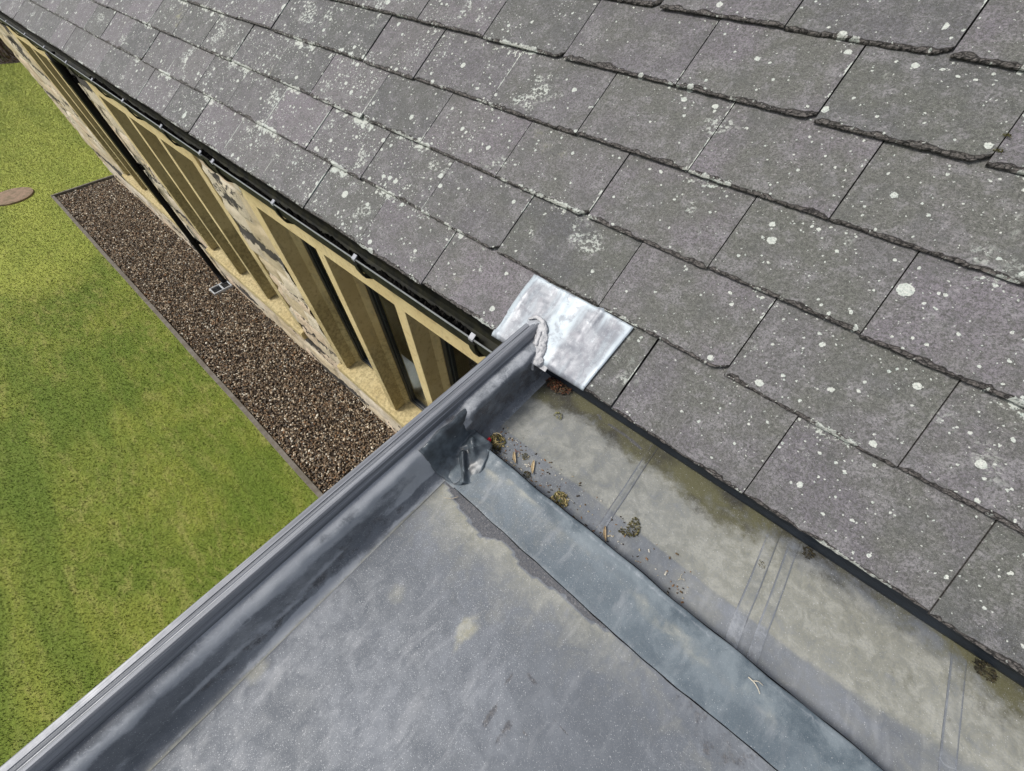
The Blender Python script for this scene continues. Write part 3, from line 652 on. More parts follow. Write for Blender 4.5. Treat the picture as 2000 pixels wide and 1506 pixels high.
def room(x0, x1, y0, y1, z0, z1):
    v = [(x0, y0, z0), (x1, y0, z0), (x1, y1, z0), (x0, y1, z0), (x0, y0, z1), (x1, y0, z1), (x1, y1, z1), (x0, y1, z1)]
    mb.add(v, [(0, 1, 2, 3), (4, 7, 6, 5), (1, 5, 6, 2), (2, 6, 7, 3), (3, 7, 4, 0)])
room(-12.0, 4.2, WY + 0.54, WY + 6.3, GZ + 0.1, -1.35)
o = link('interior', mb.v, mb.f, 'inner', house)

# --- gutter
gut = MB()
prof = [(0.797, -1.128), (0.797, -1.195), (0.785, -1.222), (0.755, -1.238), (0.725, -1.236), (0.700, -1.215), (0.686, -1.180), (0.680, -1.140), (0.672, -1.128), (0.672, -1.119), (0.680, -1.117),
        (0.684, -1.122), (0.6845, -1.140), (0.690, -1.178), (0.704, -1.211), (0.727, -1.231), (0.755, -1.232), (0.782, -1.217), (0.792, -1.193), (0.792, -1.128), (0.797, -1.128)]
gx = [-13.2 + 0.25 * i for i in range(51)] + [-0.60]
gut.sweep(prof, gx, 'x'); go = gut.build('gutter', 'gutter', house)
lip_glint = MB().sweep([(0.6715, -1.1185), (0.6725, -1.1155), (0.6775, -1.1150), (0.679, -1.118)], gx, 'x'); lip_glint.build('gutter_rim_glint', 'lip_glint', go)  # pale strip over the black gutter, a highlight put in as colour
# silt and moss in the gutter
V = []; C = []; F = []; nx = 900; ny = 9
for i in range(nx + 1):
    x = -5.6 + 4.75 * i / nx
    for j in range(ny + 1):
        s = j / ny; y = 0.689 + 0.092 * s
        hgt_ = 0.030 * (FB(x * 2.5, s * 1.5, 1.0, 3) + 0.25) * sm(1.0, 0.5, s + 0.25 * N(x * 6, 3.0)) + 0.020 * FB(x * 60, y * 60, 3.0, 3) * sm(0, 0.2, 1 - s) - 0.010 * s
        zb = interp([(0.684, -1.140), (0.690, -1.178), (0.704, -1.211), (0.727, -1.231), (0.755, -1.232), (0.782, -1.217), (0.792, -1.193)], y)
        V.append((x, y, max(-1.226, zb - 0.004) + hgt_ * 1.6 + 0.030 * sm(0.95, 0.5, s + 0.25 * N(x * 6, 3.0))))
F = [(i * (ny + 1) + j, (i + 1) * (ny + 1) + j, (i + 1) * (ny + 1) + j + 1, i * (ny + 1) + j + 1) for i in range(nx) for j in range(ny)]
link('moss_silt', V, F, 'silt', go)
def bracket(x):
    b = MB()
    b.prism([(0.668, -1.124), (0.668, -1.113), (0.676, -1.109), (0.690, -1.100), (0.691, -1.104), (0.679, -1.113), (0.672, -1.117), (0.671, -1.124)], x - 0.012, x + 0.012, 'x')
    o = b.build('bracket_clip', 'clip', go)
    a = MB().prism([(0.800, -1.30), (0.800, -1.243), (0.757, -1.243), (0.722, -1.241), (0.696, -1.219), (0.682, -1.180), (0.676, -1.140), (0.668, -1.140), (0.673, -1.185), (0.690, -1.232), (0.735, -1.265), (0.772, -1.30), (0.790, -1.36), (0.800, -1.36)], x - 0.016, x + 0.016, 'x')
    a.build('bracket', 'gutter', go)
for x in (-0.80, -1.58, -2.33, -3.86, -4.60, -5.32, -6.04, -6.76, -7.48, -8.3, -9.1, -9.9, -10.7, -11.5): bracket(x)
for x in (-3.06, -3.24):
    bracket(x)
MB().prism([(0.800, -1.12), (0.800, -1.25), (0.757, -1.25), (0.722, -1.248), (0.692, -1.224), (0.678, -1.180), (0.668, -1.124), (0.668, -1.112), (0.676, -1.111), (0.684, -1.180), (0.705, -1.216), (0.757, -1.240), (0.796, -1.2), (0.796, -1.12)], -3.20, -3.10, 'x').build('gutter_joint', 'gutter', go)
# --- downpipe
PX = -7.15
dp = MB().tube([(PX, 0.735, -1.22), (PX, 0.735, -1.30), (PX, 0.733, -1.40), (PX, 0.730, GZ + 0.16), (PX + 0.06, 0.727, GZ + 0.05), (PX + 0.14, 0.725, GZ + 0.02)], [0.045, 0.045, 0.04, 0.04, 0.04, 0.043], 20).build('downpipe', 'pipe', house, smooth=True)
for z in (-1.42, -2.35, -3.45):
    MB().tube([(PX, 0.733, z), (PX, 0.733, z - 0.07)], 0.048, 20).box(PX - 0.075, PX + 0.075, 0.755, 0.80, z - 0.06, z - 0.01).build('pipe_clip', 'pipe', dp)

# --- lead flashing over the slates, with sealant
V = []; UV = []; MA = []; nx, nv = 60, 44
for i in range(nx + 1):
    s = i / nx
    for j in range(nv + 1):
        t = j / nv
        x = (-0.747 + 0.009 * t) * (1 - s) + (-0.315 + 0.022 * t) * s
        v = -0.020 * (1 - s) + -0.004 * s + t * (0.290 * (1 - s) + 0.278 * s) + 0.004 * N(s * 5, 1.5) * (1 if t > .5 else 0.3)
        n = 0.0180 - max(0, v) / GA * 0.012 + 0.007 * N(s * 3, t * 2, 2.2) + 0.0035 * N(s * 9, t * 5, 5.0) + 0.0012 * N(s * 25, t * 16, 1.0)
        n += 0.004 * math.exp(-((s - 0.70 - 0.02 * t) / 0.022) ** 2) * sm(0.3, 1, t) + 0.004 * math.exp(-((s - 0.36) / 0.03) ** 2)
        if t > 0.985: n += 0.0; v += 0.014 * math.exp(-((s - 0.70) / 0.02) ** 2)
        if s < 0.06: n -= 0.010 * (1 - s / 0.06)
        if t < 0.05: n -= 0.010 * (1 - t / 0.05)
        V.append(RP(x, v, n)); UV.append((x, v, 0))
        MA.append((math.exp(-(s / 0.07) ** 2) + math.exp(-((1 - s) / 0.035) ** 2) + 0.9 * math.exp(-((s - 0.55 + 0.10 * t) / 0.09) ** 2) + 0.5 * math.exp(-((1 - t) / 0.06) ** 2), 0, 0))
F = [(i * (nv + 1) + j, (i + 1) * (nv + 1) + j, (i + 1) * (nv + 1) + j + 1, i * (nv + 1) + j + 1) for i in range(nx) for j in range(nv)]
lead = link('lead_flashing', V, F, 'lead', house, smooth=True, attrs=dict(suv=UV, ma=MA))
md = lead.modifiers.new('thick', 'SOLIDIFY'); md.thickness = 0.0028; md.offset = -1
# sealant: smeared bead round the end of the trim, down to the kerb face
def smear(path, rads, seed, flat=0.45, nseg=16):
    b = MB(); P = [Vector(p) for p in path]; ring = 14; v = []
    PP = []; RR = []
    for i in range(len(P) - 1):
        for k in range(nseg): PP.append(P[i].lerp(P[i + 1], k / nseg)); RR.append(rads[i] + (rads[i + 1] - rads[i]) * k / nseg)
    PP.append(P[-1]); RR.append(rads[-1]); nrm = Vector(ND)
    for i, p in enumerate(PP):
        d = (PP[min(i + 1, len(PP) - 1)] - PP[max(0, i - 1)]).normalized(); a = d.cross(nrm).normalized(); u = a.cross(d)
        for k in range(ring):
            t = 2 * math.pi * k / ring; r_ = RR[i] * (1 + 0.45 * FB(p.x * 45 + math.cos(t) * 1.6, p.y * 45 + math.sin(t) * 1.6, seed, 4))
            v.append(tuple(p + a * (r_ * math.cos(t)) + u * (r_ * math.sin(t) * flat)))
    b.add(v, [(i * ring + k, i * ring + (k + 1) % ring, (i + 1) * ring + (k + 1) % ring, (i + 1) * ring + k) for i in range(len(PP) - 1) for k in range(ring)] + [tuple(range(ring)), tuple(range((len(PP) - 1) * ring, len(PP) * ring))])
    return b
def LP(x, y, n=0.018): return (x, y, -1.1 + (y - 0.75) * math.tan(TH) + n / math.cos(TH))
se = smear([LP(-0.642, 0.834, 0.016), LP(-0.615, 0.850, 0.020), LP(-0.582, 0.846, 0.022), LP(-0.557, 0.826, 0.022), LP(-0.545, 0.790, 0.024), LP(-0.536, 0.755, 0.026), LP(-0.520, 0.730, 0.022)], [0.004, 0.006, 0.009, 0.012, 0.015, 0.017, 0.013], 3.0, 0.42)
s2 = smear([LP(-0.580, 0.832, 0.02), LP(-0.562, 0.800, 0.03), LP(-0.552, 0.765, 0.034)], [0.006, 0.009, 0.008], 9.0, 0.6); se.add(s2.v, s2.f)
s3 = smear([(-0.545, 0.735, -1.085), (-0.532, 0.722, -1.100), (-0.52, 0.716, -1.125)], [0.015, 0.013, 0.004], 5.0); se.add(s3.v, s3.f)
g0 = len(se.v); nu, nv_ = 60, 70
for i in range(nu + 1):
    for j in range(nv_ + 1):
        x = -0.600 + 0.130 * i / nu; v = -0.022 + 0.165 * j / nv_
        cxv = interp([(-0.03, -0.522), (0.03, -0.535), (0.07, -0.548), (0.12, -0.575)], v); hw = interp([(-0.03, 0.020), (0.0, 0.030), (0.05, 0.027), (0.09, 0.026), (0.13, 0.012)], v)
        d = (abs(x - cxv) / hw) * (1 + 0.35 * FB(x * 60, v * 60, 4.0, 4)) + max(0, (v - 0.115) / 0.02)
        h = 0.0285 - max(0, v) / GA * 0.010 + 0.0045 * sm(1.0, 0.55, d) + 0.0035 * FB(x * 70, v * 35, 7.0, 4) * sm(1.1, 0.6, d) - 0.016 * sm(0.95, 1.25, d)
        se.v.append(tuple(RP(x, v, h)))
se.f += [(g0 + i * (nv_ + 1) + j, g0 + (i + 1) * (nv_ + 1) + j, g0 + (i + 1) * (nv_ + 1) + j + 1, g0 + i * (nv_ + 1) + j + 1) for i in range(nu) for j in range(nv_)]
se.build('sealant', 'sealant', lead, smooth=True)

# ================================================================ FLAT ROOF EXTENSION
ext = empty('flat_roof_extension', (1.0, -0.6, GZ), 'flat roofed extension covered in grey rubber membrane with a metal edge trim', 'building')
DZ, FZ = -1.2, -1.225
KF = FZ / -1.26           # plan positions on the gutter floor
band = [(-0.62, 0.235), (-0.478, 0.212), (-0.40, 0.187), (-0.345, 0.179), (-0.267, 0.166), (-0.22, 0.195), (-0.178, 0.200), (-0.12, 0.178), (-0.074, 0.185), (0.009, 0.202), (0.08, 0.196), (0.151, 0.214), (0.277, 0.2215), (0.29, 0.218), (0.40, 0.170), (0.55, 0.12), (0.9, 0.06), (3, 0.0)]
def seam_y(x): return 0.222 + 0.004 * N(x * 3, 2.2)
def gridmesh(name, xs, ys, zf, af, mat, parent, smooth=True):
    V = []; A = []; B = []
    for x in xs:
        for y in ys:
            V.append((x, y, zf(x, y))); a, b = af(x, y); A.append(a); B.append(b)
    n = len(ys); F = [(i * n + j, (i + 1) * n + j, (i + 1) * n + j + 1, i * n + j + 1) for i in range(len(xs) - 1) for j in range(n - 1)]
    return link(name, V, F, mat, parent, smooth=smooth, attrs=dict(ma=A, mb=B))
dxs = list(np.arange(-0.53, 1.75, 0.009)) + list(np.arange(1.8, 5.01, 0.2))
dys = list(np.arange(-3.6, -1.2, 0.2)) + list(np.arange(-1.2, 0.245, 0.009)) + [0.250]
def ell(x, y, cx, cy, rx, ry): return math.exp(-(((x - cx) / rx) ** 2 + ((y - cy) / ry) ** 2) ** 2)
def deck_a(x, y):
    e = band_y(x); d = e - y
    r = 0.72 * math.exp(-max(0, d) / 0.15) * (1 - 0.62 * sm(0.10, 0.45, x)) if d > 0 else 0.12
    r = r * (1.15 - 0.35 * sm(-0.5, 0.4, x)) + 0.75 * math.exp(-abs(x + 0.515) / 0.022) + 0.16 * sm(0.35, 1.0, x) * sm(-0.9, -0.1, y) + 0.12 * sm(0.35, 0.0, d) * sm(0.0, 0.6, x)
    wx = x + 0.02 * FB(x * 25, y * 25, 1.0, 3); wy = y + 0.02 * FB(x * 25, y * 25, 5.0, 3)
    r += 0.75 * ell(wx, wy, -0.133, -0.043, 0.022, 0.045) + 0.55 * ell(x, y, -0.473, -0.439, 0.03, 0.03) + 0.35 * ell(x, y, -0.34, -0.097, 0.03, 0.03)
    dark = 0.62 * sm(-0.003, 0.004, -d) if y < 0.25 else 0
    if x > 0.28: dark *= 0.75
    # shoe scuffs
    for (cx, cy, rx, ry) in ((0.030, -0.115, 0.012, 0.062), (0.078, -0.115, 0.018, 0.05), (0.062, 0.005, 0.026, 0.013), (0.112, -0.085, 0.016, 0.012), (0.018, -0.03, 0.010, 0.035), (0.0, 0.04, 0.018, 0.010), (0.17, -0.02, 0.05, 0.006)):
        dark = max(dark, 0.53 * ell(x, y, cx, cy, rx * 1.25, ry))
    scum = 0.20 + 0.25 * sm(-0.2, -0.7, y) * 0.5 + 0.22 * sm(0.0, 0.5, x)
    spk = 0.95 * sm(0.22, 0.05, abs(x + 0.22) - 0.1) * sm(0.25, 0.0, y) + 0.35
    spk *= (1.0 if d > 0 else 0.35)
    return (min(1, r), 0.0, dark), (scum, min(1, spk), 0)
def band_y(x): return interp(band, x) + 0.003 * N(x * 40, 1.0)
def deck_z(x, y):
    z = DZ + 0.003 * N(x * 2.5, y * 2.5, 1.0) + 0.001 * N(x * 9, y * 9, 4.0)
    z -= 0.0012 * max(0, 1 - abs(math.hypot(x - 0.35, y + 0.35) - 0.42) / 0.006) * sm(0.1, 0.4, x)
    return z
gridmesh('deck', dxs, dys, deck_z, deck_a, 'membrane', ext)
# raised edge flashing
ROLL = 0.388
rt = [0.0, 0.0] ; ts = [0, 0.03, 0.05, 0.12, 0.25, 0.4, 0.55, 0.68, 0.78, 0.85, 0.90, 0.94, 0.97, 0.99, 1.0]
prof2 = [(-0.004, 0.0008), (0.0, 0.0030), (0.012, 0.0042), (0.035, 0.006), (0.06, 0.010), (0.085, 0.015), (0.108, 0.021), (0.126, 0.026), (0.139, 0.029), (0.150, 0.0305), (0.157, 0.0312), (0.1605, 0.0310), (0.163, 0.029), (0.1645, 0.025), (0.165, 0.018), (0.1645, 0.0), (0.164, -0.027)]
V = []; A = []; B = []
fxs = list(np.arange(-0.50, 1.9, 0.008)) + [2.2, 2.6, 3.2, 4, 5]
for x in fxs:
    w_ = 0.006 * N(x * 4.2, 5.5) + 0.004 * N(x * 11, 2.0)
    for k, (a, h) in enumerate(prof2):
        f_ = a / 0.166; y = 0.222 + a + 0.019 * sm(0.2, 0.6, x) * (1 - max(0, f_)) + w_ * max(0, f_) + (0.0025 * N(x * 16, 3.0) if k < 3 else 0)
        z = DZ + h * (1 + 0.25 * N(x * 3.1, 7.0) * (h > 0)) + 0.0025 * N(x * 9, f_ * 3, 1.0) * sm(0.0, 0.3, f_) * (h > 0.004)
        if k < 3: z += 0.0022 * max(0, N(x * 12, 8.0))
        # creases where it meets the kerb
        cx = sm(-0.33, -0.42, x)
        if h > 0.003: z += cx * 0.010 * FB(x * 22, y * 16, 2.0, 3)
        V.append((x, y, z))
        eb = interp([(-0.6, 0.30), (-0.474, 0.313), (-0.43, 0.330), (-0.385, 0.335), (-0.313, 0.352), (-0.178, 0.349), (-0.05, 0.345), (0.1, 0.36), (0.5, 0.33), (0.9, 0.30), (5, 0.3)], x) + 0.004 * N(x * 30, 6)
        inner = sm(eb + 0.004, eb - 0.006, y) * sm(-0.475, -0.455, x)
        far = sm(-0.2, 0.25, x)
        d_ = inner * (0.30 * (1 - far)) + 0.42 * math.exp(-abs(y - eb + 0.006) / 0.008) * sm(0.05, -0.25, x) * (y < eb) * (x > -0.475)
        d_ += 0.75 * far * math.exp(-((y - 0.325 + 0.05 * (x - 0.3)) / 0.028) ** 2) * (0.55 + 0.9 * FB(x * 4, y * 9, 2, 3))
        A.append((max(0, d_), 0, 0.15 * (1 - inner) * (y > eb)))
        crest_glint = math.exp(-((f_ - 0.90) / 0.07) ** 2)  # pale highlight along the crest, painted into the colour
        B.append((0.10 + 0.15 * inner + 0.42 * crest_glint, (0.40 * inner * (1 - 0.8 * far) + 0.04) * (1 - crest_glint), 0.35 + 0.45 * (1 - inner) + 0.25 * far))
n = len(prof2); F = [(i * n + j, (i + 1) * n + j, (i + 1) * n + j + 1, i * n + j + 1) for i in range(len(fxs) - 1) for j in range(n - 1)]
link('edge_flashing', V, F, 'flash', ext, smooth=True, attrs=dict(ma=A, mb=B))
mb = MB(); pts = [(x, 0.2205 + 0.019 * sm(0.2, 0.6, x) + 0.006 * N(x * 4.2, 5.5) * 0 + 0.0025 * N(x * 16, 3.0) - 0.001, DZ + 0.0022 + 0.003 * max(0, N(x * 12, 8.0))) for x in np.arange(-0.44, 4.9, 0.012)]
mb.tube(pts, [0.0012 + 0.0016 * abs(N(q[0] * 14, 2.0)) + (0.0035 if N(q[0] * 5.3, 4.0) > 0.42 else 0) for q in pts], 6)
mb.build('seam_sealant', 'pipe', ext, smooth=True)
mb = MB(); pts = [(x, 0.3975 + 0.006 * N(x * 4.2, 5.5) + 0.004 * N(x * 11, 2.0), FZ + 0.004) for x in np.arange(-0.44, 4.9, 0.012)]
mb.tube(pts, [0.0065 + 0.0025 * N(q[0] * 9, 2.0) for q in pts], 8)
mb.build('edge_shadow_bead', 'pipe', ext, smooth=True)  # added black bead, stands for the shadow line behind the crest
MB().prism([(0.806, -1.235), (0.800, -1.215), (0.806, -1.195), (0.815, -1.095), (0.845, -1.075), (0.845, -1.235)], -0.525, 4.6, 'x').build('eaves_upstand', 'frame', ext, bevel=0.004)
# box gutter floor
gxs = list(np.arange(-0.535, 1.9, 0.009)) + list(np.arange(2.0, 5.01, 0.25)); gys = list(np.arange(0.376, 0.895, 0.0085)) + [0.96]
def gz(x, y):
    x /= KF; y /= KF; z = FZ + 0.0025 * N(x * 3, y * 3, 2.0)
    for xl, w2 in ((-0.02 - 0.03 * (y - .5), 0.010), (0.425, 0.030), (0.90, 0.030)):
        z += 0.0016 * (sm(xl - w2 - 0.003, xl - w2, x) - sm(xl + w2, xl + w2 + 0.003, x))
    if y < 0.512: z += 0.0012
    return z
def ga(x, y):
    x /= KF; y /= KF
    y_ = y; y = y + 0.006 * FB(x * 7, 3.0, 1.0, 3)
    strip = sm(0.518 + 0.05 * sm(0.55, 1.0, x) * 1.2, 0.508 + 0.03 * sm(0.55, 1.0, x), y); y = y_
    near = sm(0.79, 0.60, y)       # away from slates
    r = (0.70 - 0.34 * strip) * sm(0.86, 0.72, y) * (0.85 + 0.15 * sm(0, 0.4, x)) + 0.30 * strip * max(0, N(x * 5, 2.0))
    g = 0.88 * sm(0.64, 0.83, y + 0.09 * FB(x * 2.3, y * 3, 1.0, 3)) + 0.06 * (1 - strip) + 0.48 * (1 - strip) * max(0, FB(x * 3, y * 5, 6.0, 4)) + 0.4 * ell(x, y, -0.40, 0.76, 0.12, 0.08)
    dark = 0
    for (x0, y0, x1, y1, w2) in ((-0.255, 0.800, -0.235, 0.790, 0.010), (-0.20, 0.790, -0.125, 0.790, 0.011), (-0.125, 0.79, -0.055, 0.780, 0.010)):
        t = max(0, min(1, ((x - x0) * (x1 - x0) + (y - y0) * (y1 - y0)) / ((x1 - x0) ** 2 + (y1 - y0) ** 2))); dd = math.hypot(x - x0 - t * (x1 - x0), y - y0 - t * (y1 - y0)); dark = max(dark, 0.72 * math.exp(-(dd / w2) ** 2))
    ln_ = 0
    for xl, w2 in ((-0.02 - 0.03 * (y - .5), 0.010), (0.425, 0.030), (0.90, 0.030)):
        for e in (xl - w2, xl + w2): ln_ = max(ln_, math.exp(-((x - e) / 0.0035) ** 2))
    spk = 0.30 + 0.4 * strip * sm(0.1, -0.3, x)
    return (max(0, r), min(1, g), dark), (0.22 + 0.15 * strip, spk * 0.7, 0)
gridmesh('box_gutter', gxs, gys, gz, ga, 'membrane', ext)
for xl0, w2, dk in ((-0.012, 0.010, 0.5), (0.411, 0.015, 0.45), (0.468, 0.012, 0.06), (0.885, 0.015, 0.08)):
    V = []; A = []; B = []; ys_ = list(np.arange(0.402, 0.806, 0.012))
    for y in ys_:
        xl = xl0 - 0.035 * (y - 0.5) + 0.002 * N(y * 9, xl0)
        for q, h, d_ in ((-w2 - 0.002, -0.002, dk), (-w2 - 0.0015, 0.0018, dk), (-w2, 0.0022, dk), (-w2 + 0.003, 0.0022, 0), (0, 0.0022, 0), (w2 - 0.003, 0.0022, 0), (w2, 0.0022, dk), (w2 + 0.0015, 0.0018, dk), (w2 + 0.002, -0.002, dk)):  # lap edges painted dark to stand for faint contact shading
            V.append((xl + q, y, gz(xl + q, y) + h)); a_, b_ = ga(xl, y); A.append((a_[0] * (0.9 if d_ == 0 else 0.3), a_[1], max(a_[2], d_ * 1.0))); B.append((b_[0] + 0.12, b_[1], b_[2]))
    n = 9; link('lap_seam', V, [(i * n + j, i * n + j + 1, (i + 1) * n + j + 1, (i + 1) * n + j) for i in range(len(ys_) - 1) for j in range(n - 1)], 'membrane', ext, smooth=False, attrs=dict(ma=A, mb=B))
# kerb upstand
kys = list(np.arange(-3.6, -1.3, 0.2)) + list(np.arange(-1.3, 0.93, 0.009))
pa = [(-0.590, -1.064), (-0.568, -1.065), (-0.554, -1.071), (-0.545, -1.080), (-0.540, -1.095), (-0.535, -1.115), (-0.531, -1.135), (-0.527, -1.155), (-0.522, -1.172), (-0.515, -1.186), (-0.505, -1.194), (-0.492, -1.1975), (-0.480, -1.1985)]
pb = [(-0.590, -1.058), (-0.560, -1.053), (-0.548, -1.054), (-0.536, -1.056), (-0.529, -1.062), (-0.526, -1.085), (-0.525, -1.110), (-0.524, -1.14), (-0.523, -1.170), (-0.521, -1.190), (-0.517, -1.208), (-0.506, -1.219), (-0.488, -1.2232)]
V = []; A = []; B = []
for y in kys:
    t = sm(0.385, 0.43, y)
    for k in range(len(pa)):
        x = pa[k][0] * (1 - t) + pb[k][0] * t; z = pa[k][1] * (1 - t) + pb[k][1] * t
        k_ = k / 12.0
        x += (0.006 * N(y * 5, k_ * 2, 3.0) + 0.005 * N(y * 14, k_ * 3, 7.0) + 0.002 * N(y * 30, k_ * 4, 2.0)) * sm(0, 0.15, k_) * sm(1.05, 0.8, k_)
        V.append((x, y, z))
        low = sm(0.25, 0.5, k_)
        wet = 0.62 * ell(y, k_, 0.33, 0.5, 0.12, 0.6) if y < 0.46 else 0
        if t < 0.5: A.append((0.30 * math.exp(-k_ / 0.08) + 0.85 * sm(0.90, 0.98, k_), 0, max(wet, 0.40 * low * sm(0.95, 0.8, k_) + 0.16 * FB(y * 3, k_ * 2, 2, 3)))); B.append((0.78 - 0.40 * low + 0.95 * FB(y * 2.2, k_ * 6, 5, 4), 0.30, 0.1 + 0.2 * low))
        else: A.append((0.12 * (1 - low) + 0.3 * sm(0.85, 0.97, k_), 0, max(wet, 0.50 * sm(0.33, 0.38, k_) * sm(0.97, 0.86, k_)))); B.append((0.55 * sm(0.38, 0.3, k_) + 0.10 + 0.5 * sm(0.86, 0.95, k_), 0.15, 0.1))  # upright face in the gutter painted darker, its shade put into colour
n = len(pa); F = [(i * n + j, (i + 1) * n + j, (i + 1) * n + j + 1, i * n + j + 1) for i in range(len(kys) - 1) for j in range(n - 1)]
link('kerb', V, F, 'membrane', ext, smooth=True, attrs=dict(ma=A, mb=B))
# crumpled flashing piece in the corner
def corner_z(x, y):
    base = max(DZ + 0.006 + 0.025 * sm(0.25, 0.37, y), interp(pa, x) + 0.007 - 0.003 * sm(-0.545, -0.57, x)) + 0.004 * sm(-0.46, -0.50, x)
    def ridge(x0, y0, x1, y1, w, h):
        t = max(0, min(1, ((x - x0) * (x1 - x0) + (y - y0) * (y1 - y0)) / ((x1 - x0) ** 2 + (y1 - y0) ** 2)))
        d = math.hypot(x - x0 - t * (x1 - x0), y - y0 - t * (y1 - y0)); return h * math.exp(-(d / w) ** 2) * (1 - 0.4 * t)
    z = base + ridge(-0.49, 0.315, -0.410, 0.235, 0.009, 0.030) + ridge(-0.50, 0.37, -0.462, 0.335, 0.012, 0.022) + ridge(-0.47, 0.345, -0.455, 0.40, 0.011, 0.018) + ridge(-0.545, 0.24, -0.50, 0.29, 0.012, 0.012)
    z += ridge(-0.53, 0.30, -0.48, 0.375, 0.012, 0.012) + 0.0035 * FB(x * 22, y * 22, 2.0, 2) - 0.012 * math.exp(-(((x + 0.452) / 0.010) ** 2 + ((y - 0.262) / 0.03) ** 2))
    z -= 0.065 * sm(0.405, 0.425, y)
    return z
V = []; A = []; B = []; nx, ny = 46, 60
for i in range(nx + 1):
    s = i / nx
    for j in range(ny + 1):
        t = j / ny; x0 = -0.560 + 0.008 * N(t * 4, 1); x1 = interp([(0, -0.445), (0.25, -0.40), (0.5, -0.405), (0.75, -0.42), (1, -0.44)], t)
        x = x0 + (x1 - x0) * s; y0 = 0.205 + 0.02 * s; y1 = 0.425 - 0.02 * s; y = y0 + (y1 - y0) * t
        z = corner_z(x, y)
        if j == 0 or i == nx: z -= 0.007
        z -= 0.002 * (i == 0)
        V.append((x, y, z)); bl = sm(-0.455, -0.485, x + 0.02 * N(x * 30, y * 20)); A.append((0.05, 0, 0.80 * bl)); B.append((0.05 + 0.15 * (1 - bl), 0.1, 0.9))
F = [(i * (ny + 1) + j, (i + 1) * (ny + 1) + j, (i + 1) * (ny + 1) + j + 1, i * (ny + 1) + j + 1) for i in range(nx) for j in range(ny)]
link('corner_flashing', V, F, 'wet', ext, smooth=True, attrs=dict(ma=A, mb=B))
# edge trim
tp = [(-0.645, -1.30), (-0.645, -1.052), (-0.6435, -1.0425), (-0.641, -1.040), (-0.6245, -1.0385), (-0.623, -1.0415), (-0.6212, -1.0415), (-0.620, -1.0375), (-0.6165, -1.0345), (-0.610, -1.0315), (-0.6075, -1.0330), (-0.6055, -1.0330), (-0.6035, -1.0290), (-0.599, -1.0255), (-0.5945, -1.0240), (-0.590, -1.0250), (-0.586, -1.0285), (-0.5835, -1.034), (-0.582, -1.042), (-0.580, -1.044), (-0.5795, -1.056), (-0.5785, -1.070), (-0.600, -1.10), (-0.600, -1.30)]
tys = [-3.6] + [-1.5 + 0.13 * i for i in range(18)] + [0.838]
mb = MB(); nP = len(tp); v = []
for y in tys:
    for (a, b) in tp: v.append((a + 0.0008 * N(y * 1.5, 1), y, b + 0.003 + 0.001 * N(y * 1.1, 6)))
f = [(k * nP + i, k * nP + (i + 1) % nP, (k + 1) * nP + (i + 1) % nP, (k + 1) * nP + i) for k in range(len(tys) - 1) for i in range(nP)] + [tuple(range(nP)), tuple(range((len(tys) - 1) * nP, len(tys) * nP))[::-1]]
# cut off under the slates: only the visible cap reaches the lead sheet
mb.add(v, f); mb.build('edge_trim', 'trim', ext)
# walls of the extension
mb = MB().box(-0.62, 5.0, -3.6, 0.76, GZ - 0.05, -1.32); mb.build('wall', 'render', ext)
mb = MB().box(-0.60, -0.585, -3.6, 0.76, -1.315, -1.11); mb.build('kerb_core', 'darkwood', ext)

# ================================================================ DEBRIS
fz = FZ + 0.004
def moss(cx, cy, z, r, label, n=90, elong=1.0, rot=0, cols=((0.075, 0.070, 0.020), (0.035, 0.028, 0.014), (0.16, 0.14, 0.06), (0.055, 0.05, 0.018)), name='moss_clump', cat='moss', curve=0):
    if abs(z - fz) < 0.01: cx *= KF; cy *= KF
    mb = MB(); C = []
    for i in range(n):
        a = random.random() * 6.283; q = math.sqrt(random.random()); lx = q * math.cos(a) * r * elong; ly = q * math.sin(a) * r
        ly += curve * (lx / (r * elong)) ** 2 * r
        x = cx + lx * math.cos(rot) - ly * math.sin(rot); y = cy + lx * math.sin(rot) + ly * math.cos(rot)
        h = r * 0.55 * (1 - q * q) * random.random() + 0.001
        s = r * random.uniform(0.12, 0.26); R3 = Matrix.Rotation(random.random() * 6.283, 3, Vector((random.random(), random.random(), random.random() + 0.01)).normalized())
        pts = [Vector(p) * s for p in ((1, 0, 0), (-0.5, 0.6, 0), (-0.5, -0.6, 0), (0, 0, 0.6), (0.1, 0.1, -0.5))]
        pts = [R3 @ Vector((p.x * 1.5, p.y * 0.6, p.z)) for p in pts]
        mb.add([(x + p.x, y + p.y, z + h + p.z * 0.7) for p in pts], [(0, 1, 3), (1, 2, 3), (2, 0, 3), (1, 0, 4), (2, 1, 4), (0, 2, 4)]); c = random.choice(cols); k = random.uniform(0.7, 1.3); C += [tuple(v_ * k for v_ in c)] * 5
    o = link(name, mb.v, mb.f, 'debris', None, (cx, cy, z), attrs=dict(col=C))
    return tag(o, label, cat, 'bits of moss in the box gutter' if name == 'moss_clump' else None)
fz = FZ + 0.004
straw = ((0.42, 0.34, 0.16), (0.30, 0.24, 0.11), (0.10, 0.08, 0.03), (0.12, 0.12, 0.04))
moss(-0.470, 0.455, fz, 0.030, 'straw coloured moss and seed husks heaped in the corner beside the red petal', 150, cols=straw)
moss(-0.446, 0.428, fz, 0.016, 'small dark moss tuft just below the red petal', 60)
moss(-0.352, 0.478, fz, 0.013, 'dark green moss tuft between the two pale leaves', 60)
moss(-0.304, 0.430, fz, 0.013, 'dark moss tuft at the tip of the long pale leaf', 60)
moss(-0.165, 0.432, fz, 0.028, 'straw and moss clump against the raised rubber edge', 140, cols=straw)
